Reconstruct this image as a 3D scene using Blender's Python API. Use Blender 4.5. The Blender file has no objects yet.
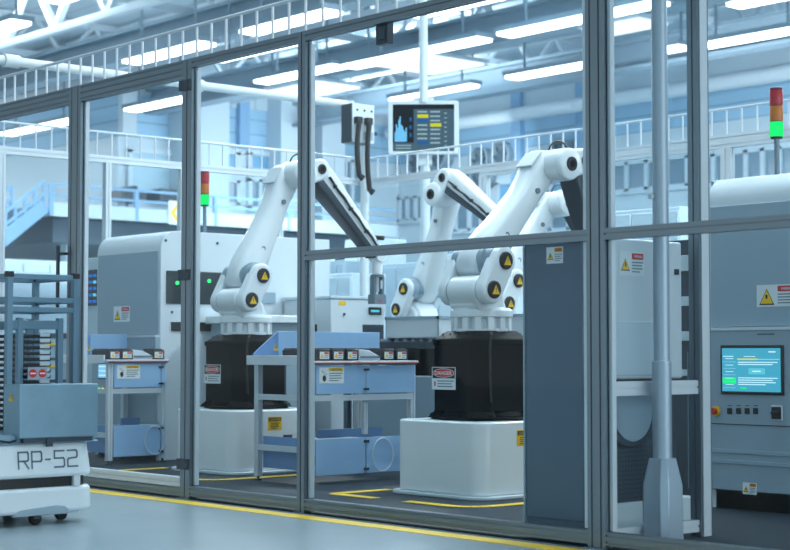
import bpy, bmesh, math, random
from mathutils import Vector, Matrix
random.seed(7)
S = bpy.context.scene
COL = S.collection
PI = math.pi
V = Vector
# ---------------------------------------------------------------- camera
F = 1620.0; A = math.radians(41.2); CH = 0.95; PITCH = math.atan(77/F)
FW = V((-math.cos(A), math.sin(A), 0)); RT = V((math.sin(A), math.cos(A), 0)); UP = V((0,0,1))
CAMP = V((0,0,CH))
fwd = FW*math.cos(PITCH) + UP*math.sin(PITCH)
upv = UP*math.cos(PITCH) - FW*math.sin(PITCH)
def ray(px, py): return fwd + RT*((px-395)/F) + upv*((275-py)/F)
def onX(px, py, X):
    d = ray(px,py); return CAMP + d*(X/d.x)
def onY(px, py, Y):
    d = ray(px,py); return CAMP + d*(Y/d.y)
def onZ(px, py, Z):
    d = ray(px,py); return CAMP + d*((Z-CH)/d.z)
def atD(px, py, D):
    d = ray(px,py); return CAMP + d*(D/d.dot(FW))
cam = bpy.data.cameras.new('camera'); co = bpy.data.objects.new('camera', cam); COL.objects.link(co)
cam.sensor_width = 36; cam.lens = F*36/790; cam.clip_end = 300
m = Matrix((RT, upv, -fwd)).transposed().to_4x4(); m.translation = CAMP; co.matrix_world = m
cam.dof.use_dof = True; cam.dof.focus_distance = 10.2; cam.dof.aperture_fstop = 3.2
S.camera = co
# ---------------------------------------------------------------- materials
def lin(c):
    return tuple(((x/255)/12.92 if x/255 <= .04045 else ((x/255+.055)/1.055)**2.4) for x in c)
MATS = {}
def mat(name, rgb, rough=.5, metal=0, noise=0, nscale=8, emit=0, spec=.5, coat=0, bump=0, bscale=60, alpha=1):
    if name in MATS: return MATS[name]
    m = bpy.data.materials.new(name); m.use_nodes = True; nt = m.node_tree; b = nt.nodes['Principled BSDF']
    c = lin(rgb)+(1,)
    b.inputs['Base Color'].default_value = c; b.inputs['Roughness'].default_value = rough
    b.inputs['Metallic'].default_value = metal; b.inputs['Specular IOR Level'].default_value = spec
    b.inputs['Coat Weight'].default_value = coat
    tc = nt.nodes.new('ShaderNodeTexCoord')
    if emit:
        b.inputs['Emission Color'].default_value = c; b.inputs['Emission Strength'].default_value = emit
    n = nt.nodes.new('ShaderNodeTexNoise'); n.inputs['Scale'].default_value = nscale; n.inputs['Detail'].default_value = 4
    nt.links.new(tc.outputs['Object'], n.inputs['Vector'])
    r = nt.nodes.new('ShaderNodeMapRange'); k = noise if noise else .03
    r.inputs['To Min'].default_value = 1-k; r.inputs['To Max'].default_value = 1+k
    nt.links.new(n.outputs['Fac'], r.inputs['Value'])
    mx = nt.nodes.new('ShaderNodeVectorMath'); mx.operation = 'SCALE'; mx.inputs[0].default_value = c[:3]
    nt.links.new(r.outputs['Result'], mx.inputs['Scale']); nt.links.new(mx.outputs[0], b.inputs['Base Color'])
    if bump:
        n2 = nt.nodes.new('ShaderNodeTexNoise'); n2.inputs['Scale'].default_value = bscale
        nt.links.new(tc.outputs['Object'], n2.inputs['Vector'])
        bp = nt.nodes.new('ShaderNodeBump'); bp.inputs['Strength'].default_value = bump; bp.inputs['Distance'].default_value = .01
        nt.links.new(n2.outputs['Fac'], bp.inputs['Height']); nt.links.new(bp.outputs[0], b.inputs['Normal'])
    MATS[name] = m; return m
def emis(name, rgb, s):
    if name in MATS: return MATS[name]
    m = bpy.data.materials.new(name); m.use_nodes = True; nt = m.node_tree; nt.nodes.clear()
    e = nt.nodes.new('ShaderNodeEmission'); o = nt.nodes.new('ShaderNodeOutputMaterial')
    e.inputs[0].default_value = lin(rgb)+(1,); e.inputs[1].default_value = s
    nt.links.new(e.outputs[0], o.inputs[0]); MATS[name] = m; return m
def glassmat(name, tint, refl=1.0, haze=0.0):
    m = bpy.data.materials.new(name); m.use_nodes = True; nt = m.node_tree; nt.nodes.clear()
    t = nt.nodes.new('ShaderNodeBsdfTransparent'); t.inputs[0].default_value = tint+(1,)
    g = nt.nodes.new('ShaderNodeBsdfGlossy'); g.inputs['Roughness'].default_value = .03
    df = nt.nodes.new('ShaderNodeBsdfDiffuse'); df.inputs[0].default_value = (.55,.68,.76,1)
    fr = nt.nodes.new('ShaderNodeFresnel'); fr.inputs[0].default_value = 1.35
    ml = nt.nodes.new('ShaderNodeMath'); ml.operation = 'MULTIPLY'; ml.inputs[1].default_value = refl
    ge = nt.nodes.new('ShaderNodeNewGeometry'); iv = nt.nodes.new('ShaderNodeMath'); iv.operation = 'SUBTRACT'; iv.inputs[0].default_value = 1
    nt.links.new(ge.outputs['Backfacing'], iv.inputs[1]); mb = nt.nodes.new('ShaderNodeMath'); mb.operation = 'MULTIPLY'
    nt.links.new(fr.outputs[0], mb.inputs[0]); nt.links.new(iv.outputs[0], mb.inputs[1]); nt.links.new(mb.outputs[0], ml.inputs[0])
    m1 = nt.nodes.new('ShaderNodeMixShader'); m2 = nt.nodes.new('ShaderNodeMixShader'); m1.inputs[0].default_value = haze
    nt.links.new(t.outputs[0], m1.inputs[1]); nt.links.new(df.outputs[0], m1.inputs[2])
    nt.links.new(ml.outputs[0], m2.inputs[0]); nt.links.new(m1.outputs[0], m2.inputs[1]); nt.links.new(g.outputs[0], m2.inputs[2])
    o = nt.nodes.new('ShaderNodeOutputMaterial'); nt.links.new(m2.outputs[0], o.inputs[0]); MATS[name] = m; return m
ALU = mat('anodised_aluminium', (116,129,139), .32, .72, .05, 5)
ALUW = mat('pale_aluminium', (206,215,222), .4, .2, .03)
WHT = mat('white_enamel', (226,234,238), .28, 0, .02, 4, coat=.3)
WHT2 = mat('white_powder_coat', (206,217,223), .42, 0, .03, 3)
GREYP = mat('grey_machine_paint', (146,168,182), .45, 0, .03, 3, bump=.05)
GREYD = mat('slate_cabinet_paint', (80,102,120), .5, 0, .03, 3, bump=.05)
BLK = mat('black_cast_housing', (6,8,12), .55, 0, .1, 6, spec=.1)
BLKM = mat('black_plastic', (20,24,29), .45, 0, .1, 20)
DGREY = mat('dark_grey_metal', (52,64,76), .4, .2, .05, 8)
MGREY = mat('mid_grey_metal', (110,126,138), .4, .3, .05, 8)
BLUE = mat('light_blue_panel', (146,184,220), .42, 0, .03, 4)
BLUED = mat('blue_panel', (108,148,196), .42, 0, .03, 4)
YEL = mat('yellow_sticker', (240,192,10), .5)
YLINE = mat('yellow_floor_paint', (236,196,30), .5, 0, .12, 14)
RED = mat('red_sticker', (200,42,46), .5)
ORG = mat('orange_sticker', (226,132,20), .5)
STW = mat('white_sticker', (220,228,230), .5)
STG = mat('grey_sticker_print', (120,132,142), .5)
STK = mat('black_sticker_print', (18,20,22), .5)
RUB = mat('black_rubber', (14,16,18), .7, 0, .1, 20)
AMRW = mat('robot_cart_white_shell', (212,224,230), .35, 0, .04, 4, coat=.2)
AMRB = mat('brushed_blue_grey_sheet', (118,150,168), .38, .5, .14, 7)
FRM = mat('blue_grey_tube', (98,130,150), .4, .35, .05, 6)
HALLW = mat('white_hall_panel', (196,212,222), .6, 0, .03, .5)
HALLB = mat('blue_wall_cladding', (112,164,208), .55, 0, .04, .4)
HALLS = mat('blue_steel', (132,172,206), .5, 0, .04, 1)
BEAM = mat('grey_roof_steel', (140,160,174), .55, 0, .05, 1)
TRUSS = mat('white_roof_steel', (204,216,224), .5, 0, .04, 1)
WINB = mat('dark_office_glass', (118,144,162), .15, 0, .06, .5)
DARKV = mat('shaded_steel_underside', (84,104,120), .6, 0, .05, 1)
LIT = emis('tube_light', (236,248,255), 6.0)
LITP = emis('light_panel', (226,242,252), 1.5)
GLASS = glassmat('clear_guard_glass', (.95,.975,.985), .6, .004)
GLASSB = glassmat('back_guard_glass', (.95,.975,.985), .5, .006)
# ---------------------------------------------------------------- mesh builder
class MB:
    def __init__(s): s.v=[]; s.f=[]; s.m=[]; s.M=Matrix.Identity(4)
    def add(s, vs, fs, mi=0):
        b=len(s.v); s.v += [s.M @ V(p) for p in vs]; s.f += [[b+i for i in f] for f in fs]; s.m += [mi]*len(fs); return s
    def box(s, lo, hi, mi=0):
        x0,y0,z0=[min(a,b) for a,b in zip(lo,hi)]; x1,y1,z1=[max(a,b) for a,b in zip(lo,hi)]
        return s.add([(x0,y0,z0),(x1,y0,z0),(x1,y1,z0),(x0,y1,z0),(x0,y0,z1),(x1,y0,z1),(x1,y1,z1),(x0,y1,z1)],
          [(0,3,2,1),(4,5,6,7),(0,1,5,4),(1,2,6,5),(2,3,7,6),(3,0,4,7)], mi)
    def loft(s, rings, mi=0, cap=True):
        n=len(rings[0]); vs=[p for r in rings for p in r]; fs=[]
        for k in range(len(rings)-1):
            for i in range(n):
                j=(i+1)%n; fs.append((k*n+i,k*n+j,(k+1)*n+j,(k+1)*n+i))
        if cap: fs.append(tuple(range(n))[::-1]); fs.append(tuple((len(rings)-1)*n+i for i in range(n)))
        return s.add(vs, fs, mi)
    def prism(s, pts, axis, a, b, mi=0):
        def P(p,t):
            if axis=='z': return (p[0],p[1],t)
            if axis=='x': return (t,p[0],p[1])
            return (p[0],t,p[1])
        r0=[P(p,a) for p in pts]; r1=[P(p,b) for p in pts]
        return s.loft([r0,r1],mi)
    def cyl(s, p0, p1, r, r2=None, n=24, mi=0):
        p0=V(p0);p1=V(p1); r2=r if r2 is None else r2
        d=(p1-p0).normalized(); u=d.orthogonal().normalized(); w=d.cross(u)
        R=lambda c,q:[c+(u*math.cos(2*PI*i/n)+w*math.sin(2*PI*i/n))*q for i in range(n)]
        return s.loft([R(p0,r),R(p1,r2)],mi)
    def lathe(s, prof, n=32, mi=0, c=(0,0)):
        return s.loft([[(c[0]+r*math.cos(2*PI*i/n), c[1]+r*math.sin(2*PI*i/n), z) for i in range(n)] for r,z in prof], mi)
    def tube(s, pts, r, n=8, mi=0):
        pts=[V(p) for p in pts]; rings=[]; u=None
        for i,p in enumerate(pts):
            d=(pts[min(i+1,len(pts)-1)]-pts[max(i-1,0)]).normalized()
            u = d.orthogonal().normalized() if u is None else (u-d*u.dot(d)).normalized()
            w=d.cross(u)
            rings.append([p+(u*math.cos(2*PI*k/n)+w*math.sin(2*PI*k/n))*r for k in range(n)])
        return s.loft(rings,mi)
    def bar(s, p0, p1, w, h, mi=0, up=(0,0,1)):
        p0=V(p0);p1=V(p1); d=(p1-p0).normalized(); u=V(up)
        if abs(d.dot(u))>.99: u=V((0,1,0))
        sd=d.cross(u).normalized(); u2=sd.cross(d)
        R=lambda c:[c+sd*a*w/2+u2*b*h/2 for a,b in((-1,-1),(1,-1),(1,1),(-1,1))]
        return s.loft([R(p0),R(p1)],mi)
    def slot(s, p0, p1, w, h, nw=1, nh=1, mi=0, up=(0,0,1), sw=.009, sd_=.008):
        """T-slot extrusion: rectangle with grooves along its faces"""
        p0=V(p0);p1=V(p1); d=(p1-p0).normalized(); u=V(up)
        if abs(d.dot(u))>.99: u=V((0,1,0))
        sd=d.cross(u).normalized(); u2=sd.cross(d)
        def side(L,n,f):
            o=[]
            for k in range(n):
                c=-L/2+L*(k+.5)/n
                o += [f(c-sw/2,0),f(c-sw/2,sd_),f(c+sw/2,sd_),f(c+sw/2,0)]
            return o
        pts=[(-w/2,-h/2)]+side(w,nw,lambda t,q:(t,-h/2+q))+[(w/2,-h/2)]+side(h,nh,lambda t,q:(w/2-q,t))+[(w/2,h/2)]
        pts+=side(w,nw,lambda t,q:(-t,h/2-q))+[(-w/2,h/2)]+side(h,nh,lambda t,q:(-w/2+q,-t))
        R=lambda c:[c+sd*a+u2*b for a,b in pts]
        return s.loft([R(p0),R(p1)],mi)
    def build(s, name, mats, parent=None, bevel=0, seg=2, smooth=35, loc=None):
        me=bpy.data.meshes.new(name)
        vs=s.v
        if loc is not None:
            L=V(loc); vs=[p-L for p in vs]
        me.from_pydata([tuple(p) for p in vs],[],s.f)
        if not isinstance(mats,(list,tuple)): mats=[mats]
        for q in mats: me.materials.append(q)
        for p,i in zip(me.polygons,s.m): p.material_index=i
        bm=bmesh.new(); bm.from_mesh(me); bmesh.ops.recalc_face_normals(bm,faces=bm.faces); bm.to_mesh(me); bm.free()
        me.shade_smooth(); me.set_sharp_from_angle(angle=math.radians(smooth))
        o=bpy.data.objects.new(name,me); COL.objects.link(o)
        if loc is not None: o.location=loc
        if parent: o.parent=parent
        if bevel:
            b=o.modifiers.new('bevel','BEVEL'); b.width=bevel; b.segments=seg; b.limit_method='ANGLE'; b.angle_limit=math.radians(40)
        return o
def tag(o, label, cat, group=None, kind=None):
    if label: o['label']=label
    if cat: o['category']=cat
    if group: o['group']=group
    if kind: o['kind']=kind
    return o
def empty(name, loc, rz, label, cat, group=None):
    o=bpy.data.objects.new(name,None); COL.objects.link(o); o.location=loc; o.rotation_euler=(0,0,rz); o.empty_display_size=.2
    return tag(o,label,cat,group)
def struct(name, mb, mats, **k):
    o=mb.build(name,mats,**k); o['kind']='structure'; return o
def kids(o): return [c for c in COL.objects if c.parent==o]
def copy_tree(o, loc=None, rz=None, label=None, parent=None):
    c=o.copy(); COL.objects.link(c)
    if parent: c.parent=parent
    for k in kids(o): copy_tree(k,parent=c)
    if loc is not None: c.location=loc
    if rz is not None: c.rotation_euler=(0,0,rz)
    if label: c['label']=label
    return c
def rrect(hx, hy, r, n=6, cx=0, cy=0):
    o=[]
    for sx,sy,a0 in((1,1,0),(-1,1,PI/2),(-1,-1,PI),(1,-1,1.5*PI)):
        for i in range(n+1):
            a=a0+PI/2*i/n; o.append((cx+sx*(hx-r)+r*math.cos(a), cy+sy*(hy-r)+r*math.sin(a)))
    return o
def hull2(c1,r1,c2,r2,n=18):
    a,b=V(c1),V(c2); d=b-a; L=d.length; th=math.atan2(d.y,d.x); al=math.acos((r1-r2)/L)
    o=[]
    for i in range(n+1):
        t=th+al+(2*PI-2*al)*i/n; o.append((a.x+r1*math.cos(t),a.y+r1*math.sin(t)))
    for i in range(n+1):
        t=th-al+2*al*i/n; o.append((b.x+r2*math.cos(t),b.y+r2*math.sin(t)))
    return o
_tc={}
def textmesh(txt):
    if txt in _tc: return _tc[txt]
    cu=bpy.data.curves.new('t','FONT'); cu.body=txt; cu.size=1; cu.resolution_u=2; cu.offset=.015
    ob=bpy.data.objects.new('t',cu); COL.objects.link(ob)
    dg=bpy.context.evaluated_depsgraph_get(); me=bpy.data.meshes.new_from_object(ob.evaluated_get(dg))
    vs=[tuple(v.co) for v in me.vertices]; fs=[tuple(p.vertices) for p in me.polygons]
    bpy.data.objects.remove(ob); bpy.data.curves.remove(cu); bpy.data.meshes.remove(me)
    x0=min(v[0] for v in vs);x1=max(v[0] for v in vs);y0=min(v[1] for v in vs);y1=max(v[1] for v in vs)
    _tc[txt]=([((v[0]-x0)/(x1-x0),(v[1]-y0)/(y1-y0)) for v in vs],fs); return _tc[txt]
# flat sign in its own plane: u right, v up, n out.  Items: (kind, layer, material index, geometry)
def faceM(origin, normal):
    n=V(normal).normalized(); u=UP.cross(n).normalized(); v=n.cross(u)
    M=Matrix((u,v,n)).transposed().to_4x4(); M.translation=V(origin); return M
class Sign(MB):
    def rect(s,u0,v0,u1,v1,layer,mi): return s.box((u0,v0,layer*.0008 if layer else 0),(u1,v1,.0015+layer*.0008),mi)
    def text(s,t,u0,v0,u1,v1,layer,mi):
        vs,fs=textmesh(t); z=.0016+layer*.0008
        return s.add([(u0+a*(u1-u0),v0+b*(v1-v0),z) for a,b in vs],fs,mi)
    def tri(s,cu,cv,w,layer,mi):
        h=w*.9; return s.prism([(cu-w/2,cv-h/2),(cu+w/2,cv-h/2),(cu,cv+h/2)],'z',.001,.0016+layer*.0008,mi)
    def lines(s,u0,v0,u1,v1,n,layer,mi):
        for k in range(n):
            v=v1-(v1-v0)*(k+.5)/n; h=(v1-v0)/n*.22
            s.rect(u0,v-h,u1-(u1-u0)*(.0,.12,.05,.3)[k%4],v+h,layer,mi)
        return s
SM=[STW,STK,YEL,RED,ORG,STG]   # 0 white 1 black 2 yellow 3 red 4 orange 5 grey
def sign_wide(origin,normal,w,h,parent,head=3,name='warning_label'):
    s=Sign(); s.M=faceM(origin,normal); s.rect(0,0,w,h,0,0)
    s.tri(w*.24,h*.45,w*.36,1,1); s.tri(w*.24,h*.45,w*.3,2,2)
    s.rect(w*.215,h*.36,w*.265,h*.55,3,1)
    s.rect(w*.5,h*.68,w*.96,h*.94,1,head); s.text('WARNING' if head==3 else 'CAUTION',w*.58,h*.75,w*.9,h*.87,2,0 if head==3 else 1)
    s.lines(w*.5,h*.1,w*.95,h*.62,4,1,5)
    return s.build(name,SM,parent)
def sign_caution(origin,normal,w,h,parent):
    s=Sign(); s.M=faceM(origin,normal); s.rect(0,0,w,h,0,0)
    s.rect(w*.38,h*.76,w*.97,h*.96,1,2); s.text('CAUTION',w*.46,h*.79,w*.9,h*.93,2,1)
    # head-and-hand pictogram
    s.prism([(w*.2+w*.07*math.cos(t*PI/6),h*.32+h*.2*math.sin(t*PI/6)) for t in range(12)],'z',.001,.003,1)
    for k in range(4): s.M=s.M; s.add([(w*(.1+.05*k),h*(.68-.06*k),.0028),(w*(.12+.05*k),h*(.68-.06*k),.0028),(w*(.14+.05*k),h*(.8-.06*k),.0028),(w*(.12+.05*k),h*(.8-.06*k),.0028)],[(0,1,2,3)],1)
    s.lines(w*.4,h*.1,w*.95,h*.7,4,1,5)
    return s.build('caution_label',SM,parent)
def sign_danger(origin,normal,w,h,parent):
    s=Sign(); s.M=faceM(origin,normal); s.rect(0,0,w,h,0,0); s.rect(w*.03,h*.5,w*.97,h*.97,1,1)
    el=lambda a,b:[(w*.5+w*a*math.cos(t*PI/12),h*.735+h*b*math.sin(t*PI/12)) for t in range(24)]
    s.prism(el(.45,.2),'z',.001,.0032,0); s.prism(el(.43,.18),'z',.001,.004,3)
    s.text('DANGER',w*.14,h*.65,w*.86,h*.82,3.2,0)
    s.rect(w*.1,h*.16,w*.16,h*.36,1,3); s.lines(w*.24,h*.08,w*.92,h*.44,3,1,5)
    return s.build('danger_label',SM,parent)
def sign_yellow(origin,normal,w,h,parent):
    s=Sign(); s.M=faceM(origin,normal); s.rect(0,0,w,h,0,2); s.rect(w*.05,h*.66,w*.95,h*.93,1,1)
    s.text('CAUTION',w*.12,h*.71,w*.88,h*.88,2,2); s.lines(w*.2,h*.08,w*.85,h*.58,4,1,1)
    return s.build('caution_label',SM,parent)
# ---------------------------------------------------------------- setting
def planks(name, rgb, step, axis, depth=.35, rough=.55):
    """cladding with horizontal or lengthwise seams, by a wave of the object's coordinates"""
    m=mat(name,rgb,rough,0,.04,.4); nt=m.node_tree; b=nt.nodes['Principled BSDF']
    tc=nt.nodes.new('ShaderNodeTexCoord'); sp=nt.nodes.new('ShaderNodeSeparateXYZ'); nt.links.new(tc.outputs['Object'],sp.inputs[0])
    d=nt.nodes.new('ShaderNodeMath'); d.operation='DIVIDE'; d.inputs[1].default_value=step; nt.links.new(sp.outputs[axis],d.inputs[0])
    fr=nt.nodes.new('ShaderNodeMath'); fr.operation='FRACT'; nt.links.new(d.outputs[0],fr.inputs[0])
    gt=nt.nodes.new('ShaderNodeMath'); gt.operation='GREATER_THAN'; gt.inputs[1].default_value=.1; nt.links.new(fr.outputs[0],gt.inputs[0])
    mr=nt.nodes.new('ShaderNodeMapRange'); mr.inputs['To Min'].default_value=1-depth; nt.links.new(gt.outputs[0],mr.inputs['Value'])
    old=b.inputs['Base Color'].links[0].from_socket
    vm=nt.nodes.new('ShaderNodeVectorMath'); vm.operation='SCALE'; nt.links.new(old,vm.inputs[0]); nt.links.new(mr.outputs[0],vm.inputs['Scale'])
    nt.links.new(vm.outputs[0],b.inputs['Base Color']); return m
FLOORM=mat('blue_grey_epoxy_floor',(146,162,170),.26,0,.1,1.3,bump=.03,bscale=3)
MATM=mat('dark_ribbed_mat',(34,46,56),.6,0,.1,4,bump=.3,bscale=90,spec=.25)
CLADV=planks('blue_cladding_rows',(158,196,222),.44,2)
CEILM=planks('corrugated_roof_sheet',(190,206,216),.9,1,.2)
struct('floor',MB().box((-75,-20,-.1),(20,45,0)),FLOORM)
FY=5.95; BY=11.35; LX=-13.46
struct('floor',MB().box((LX,FY-.03,0),(-3,BY,.006)),MATM)
struct('ceiling',MB().box((-75,-20,9.6),(20,45,9.8)),CEILM)
WX=-39.4; WY1=24.1; WY2=34.7; WT=9.6
# hall walls: white below, blue cladding above 7.1 m... bands as own meshes
zb=onX(230,147,WX).z
struct('wall_left',MB().box((WX-.3,WY1,0),(WX,WY2+.3,zb)),HALLW)
ZC=8.25
struct('wall_left',MB().box((WX-.3,WY1,zb),(WX,WY2+.3,ZC)),CLADV)
struct('wall_left',MB().box((WX-.3,WY1,ZC),(WX+.05,WY2+.3,WT)),CEILM)
struct('wall_left',MB().box((-75,WY1,0),(WX-.3,WY1+.3,zb)),HALLW)
struct('wall_left',MB().box((-75,WY1,zb),(WX-.3,WY1+.3,ZC+.3)),CLADV)
struct('wall_left',MB().box((-75,WY1-.05,ZC+.3),(WX-.3,WY1+.3,WT)),CEILM)
struct('wall_back',MB().box((WX,WY2,0),(20,WY2+.3,zb)),HALLW)
struct('wall_back',MB().box((WX,WY2,zb),(20,WY2+.3,ZC)),CLADV)
struct('wall_back',MB().box((WX,WY2-.05,ZC),(20,WY2+.3,WT)),CEILM)
struct('wall_left',MB().box((-75.3,-20,0),(-75,WY1+.3,WT)),HALLW)
# yellow floor lines
def line_seg(x0,y0,x1,y1,w=.07):
    return [(x0,y0),(x1,y1),w]
tag(MB().box((-30,5.72,0),(-3.5,5.845,.003)).build('floor_marking',YLINE,loc=(-18,5.78,0)),'long yellow painted line on the grey floor along the front of the glass fence','floor marking')
def loop_mark(cx,cy,label,ext=0):
    b=MB()
    def L(p):   # polyline ribbon
        w=.085
        for (a,c) in zip(p[:-1],p[1:]): b.bar((a[0],a[1],.0085),(c[0],c[1],.0085),w,.003)
    x0,x1,y0,y1=cx-.58,cx+.72,cy-.80,cy+.75
    L([(x0+.42,y0),(x0,y0),(x0-.02,y0+.04),(x0-.02,y0+.5)])
    L([(x0+.72,y0)]+[(x1-.2+.2*math.sin(t*PI/12),y0+.2-.2*math.cos(t*PI/12)) for t in range(0,7)]+[(x1,y1)])
    return tag(b.build('floor_marking',YLINE,loc=(cx,cy,0)),label,'floor marking')
# ---------------------------------------------------------------- lights & ceiling structure
BX=MB
def ceil_strip(p,q,z,w,n,mtl=LIT,label=None,cat='ceiling light',name='strip_light',grp=None,drop=True):
    a=onZ(p[0],p[1],z); b=onZ(q[0],q[1],z); yc=(a.y+b.y)/2; x0,x1=sorted((a.x,b.x)); c=((x0+x1)/2,yc,z)
    r=empty(name,c,0,label,cat,grp)
    MB().box((x0-c[0],-w/2,0),(x1-c[0],w/2,.06)).build('diffuser',mtl,r)
    h=MB().box((x0-c[0]-.05,-w/2-.05,.06),(x1-c[0]+.05,w/2+.05,.16))
    for sx in (-.35,.35): h.cyl(((x1-x0)*sx,0,.16),((x1-x0)*sx,0,9.58-z),.03,n=8)
    h.build('housing',BEAM,r)
    return yc
LZ=7.2
strips=[((-14,34),(23,24),'bright ceiling light cut off by the left edge of the picture, above the white truss'),
 ((50,3),(92,-9),'ceiling light at the top left corner, below the dark beam'),
 ((130,64),(208,45),'ceiling strip light seen through the ladder rungs above the second glass bay'),
 ((244,34),(338,14),'ceiling strip light seen through the ladder rungs above the third glass bay'),
 ((217,62),(303,42),'thin ceiling light just under the top rail of the third glass bay'),
 ((262,84),(338,67.5),'ceiling strip light above the pipe, left of the wide panel bay'),
 ((353,69),(481,40),'long ceiling strip light above the wall display'),
 ((415,18),(505,-3),'ceiling strip light at the top edge over the wide bay'),
 ((392,101),(476,87),'lower ceiling light right above the hanging display'),
 ((505,37),(662,4),'brightest long ceiling light beside the top of the thick post'),
 ((515,80),(598,63),'ceiling strip light low, left of the thick post'),
 ((665,53),(682,48),'short stretch of ceiling light between the round pipe and the inner post'),
 ((706,49),(800,29),'ceiling strip light over the right machine'),
 ((745,-2),(800,13),'ceiling light cut off by the top right corner'),
 ((135,112),(185,99),'ceiling light in front of the blue wall in the second glass bay'),
 ((8,136),(72,121),'ceiling light behind the far ladder in the leftmost glass bay')]
for i,(p,q,l) in enumerate(strips):
    if i==13: p,q=(735,8),(800,-6)
    ceil_strip(p,q,LZ,.42 if i not in(4,7,8) else .3,2,label=l)
panels=[((355,63),(437,57),(483,66),(432,75),'square luminous ceiling panel left above the hanging display'),
 ((262,92),(330,82),(352,90),(312,98),'faint luminous ceiling panel above the pipe by the third post'),
 ((607,30),(625,18),(656,22),(612,42),'blazing ceiling panel right of the top of the thick post')]
for a,b,c,d,l in panels:
    pts=[onZ(x,y,7.6) for x,y in(a,b,c,d)]; ce=sum(pts,V())/4
    xs=sorted(p.x for p in pts); ys=sorted(p.y for p in pts)
    hx=(xs[3]+xs[2]-xs[0]-xs[1])/4; hy=(ys[3]+ys[2]-ys[0]-ys[1])/4
    hx=min(hx,2.4); hy=min(hy,2.6)
    r=empty('light_panel',ce,0,l,'ceiling light')
    MB().box((-hx,-hy,0),(hx,hy,.05)).build('diffuser',LITP,r)
    f=MB(); f.box((-hx-.08,-hy-.08,.05),(hx+.08,hy+.08,.14))
    for sx in(-1,1):
        for sy in(-1,1): f.cyl((sx*hx*.8,sy*hy*.8,.14),(sx*hx*.8,sy*hy*.8,2.0),.03,n=6)
    f.build('frame',TRUSS,r)
# beams along X above the light rows (roof structure)
for k,yy in enumerate([8.5,12.6,16.2,20.2,25.2,30.0]):
    xs_=-24 if yy<17 else -74; b=MB().box((xs_,yy-.25,7.75),(18,yy+.25,7.83)).box((xs_,yy-.25,8.4),(18,yy+.25,8.48)).box((xs_,yy-.05,7.83),(18,yy+.05,8.4))
    struct('trim_%d'%(k+1),b,BEAM)
# trusses along Y
def truss(x,y0,y1,z0,z1,step=1.7):
    b=MB(); b.bar((x,y0,z0),(x,y1,z0),.16,.16); b.bar((x,y0,z1),(x,y1,z1),.16,.16)
    y=y0; k=0
    while y<y1-.1:
        za,zb_=(z0,z1) if k%2==0 else (z1,z0)
        b.bar((x,y,za),(x,min(y+step/2,y1),zb_),.09,.09,up=(1,0,0)); y+=step/2; k+=1
    return b
n=7
for x in (-52,-45,-37,-30,-23,-17):
    struct('trim_%d'%n,truss(x,4,34,8.55,9.5),TRUSS); n+=1
def trussX(y,x0,x1,z0,z1,step=2.2):
    b=MB(); b.bar((x0,y,z0),(x1,y,z0),.16,.16); b.bar((x0,y,z1),(x1,y,z1),.16,.16)
    x=x0; k=0
    while x<x1-.1:
        za,zb_=(z0,z1) if k%2==0 else (z1,z0)
        b.bar((x,y,za),(min(x+step/2,x1),y,zb_),.14,.14,up=(0,1,0)); x+=step/2; k+=1
    return b
for y,x1,z0 in ((17.6,-20,8.0),(13.6,-20,8.0),(22.6,10,8.3),(27.5,10,8.3)):
    struct('trim_%d'%n,trussX(y,-60,x1,z0,9.45),TRUSS); n+=1
# big ducts
def duct(p0,p1,r,label,mt=TRUSS,name='air_duct'):
    b=MB().cyl(p0,p1,r,n=24); d=(V(p1)-V(p0)); L=d.length; d.normalize(); k=1.5
    while k<L: b.cyl(V(p0)+d*k,V(p0)+d*(k+.12),r*1.06,n=24); k+=3.2
    return tag(b.build(name,mt,loc=p0),label,'duct')
a=onY(525,113,33.9); duct((-39,33.9,a.z),(10,33.9,a.z),.2,'grey pipe running level along the blue far wall right of the display','' and None or TRUSS,'wall_pipe')
a=onY(730,82,30); tag(MB().box((-18.0,29.6,a.z-.45),(10,30.4,a.z+.45)).cyl((-14,30,a.z),(-14,30,9.58),.03,n=8).cyl((-2,30,a.z),(-2,30,9.58),.03,n=8).build('rectangular_duct',HALLW,loc=(-4,30,a.z)),'broad white rectangular duct behind the inner post at the right','duct')
# columns against the left far wall
for x,w,l in((209,.95,'white building column behind the left signal tower'),(290,1.0,'white building column left of the third post'),(328,.8,'slim white building column right of the third post'),(186,.5,'narrow white building column beside the second fence post')):
    p=onX(x,150,WX+.35); 
    c=MB().box((WX,p.y-w/2,0),(WX+.7,p.y+w/2,WT-.02)); c.box((WX,p.y-w/2-.12,4.5),(WX+.72,p.y-w/2,WT-.02)) ; tag(c.build('building_column',HALLW,loc=(WX+.35,p.y,0)),l,'column')
p=onX(243,110,WX+.1); tag(MB().box((WX,p.y-.18,zb),(WX+.2,p.y+.18,WT-.02)).build('wall_post',HALLS,loc=(WX,p.y,zb)),'blue steel upright on the blue wall above the left robot arm','column')
p=onX(117,110,WX+.1); tag(MB().box((WX,WY1,zb),(WX+.25,WY1+.45,WT-.02)).build('wall_post',TRUSS,loc=(WX,WY1,zb)),'pale corner upright where the blue walls meet in the second glass bay','column')
for x,l in((445,'right of the display'),(520,'above the white robot elbow'),(585,'beside the thick post')):
    p=onY(x,110,WY2); tag(MB().box((p.x-.2,WY2-.2,0),(p.x+.2,WY2,WT-.02)).build('wall_post',HALLS,loc=(p.x,WY2,0)),'blue steel upright on the far wall '+l,'column')
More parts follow.
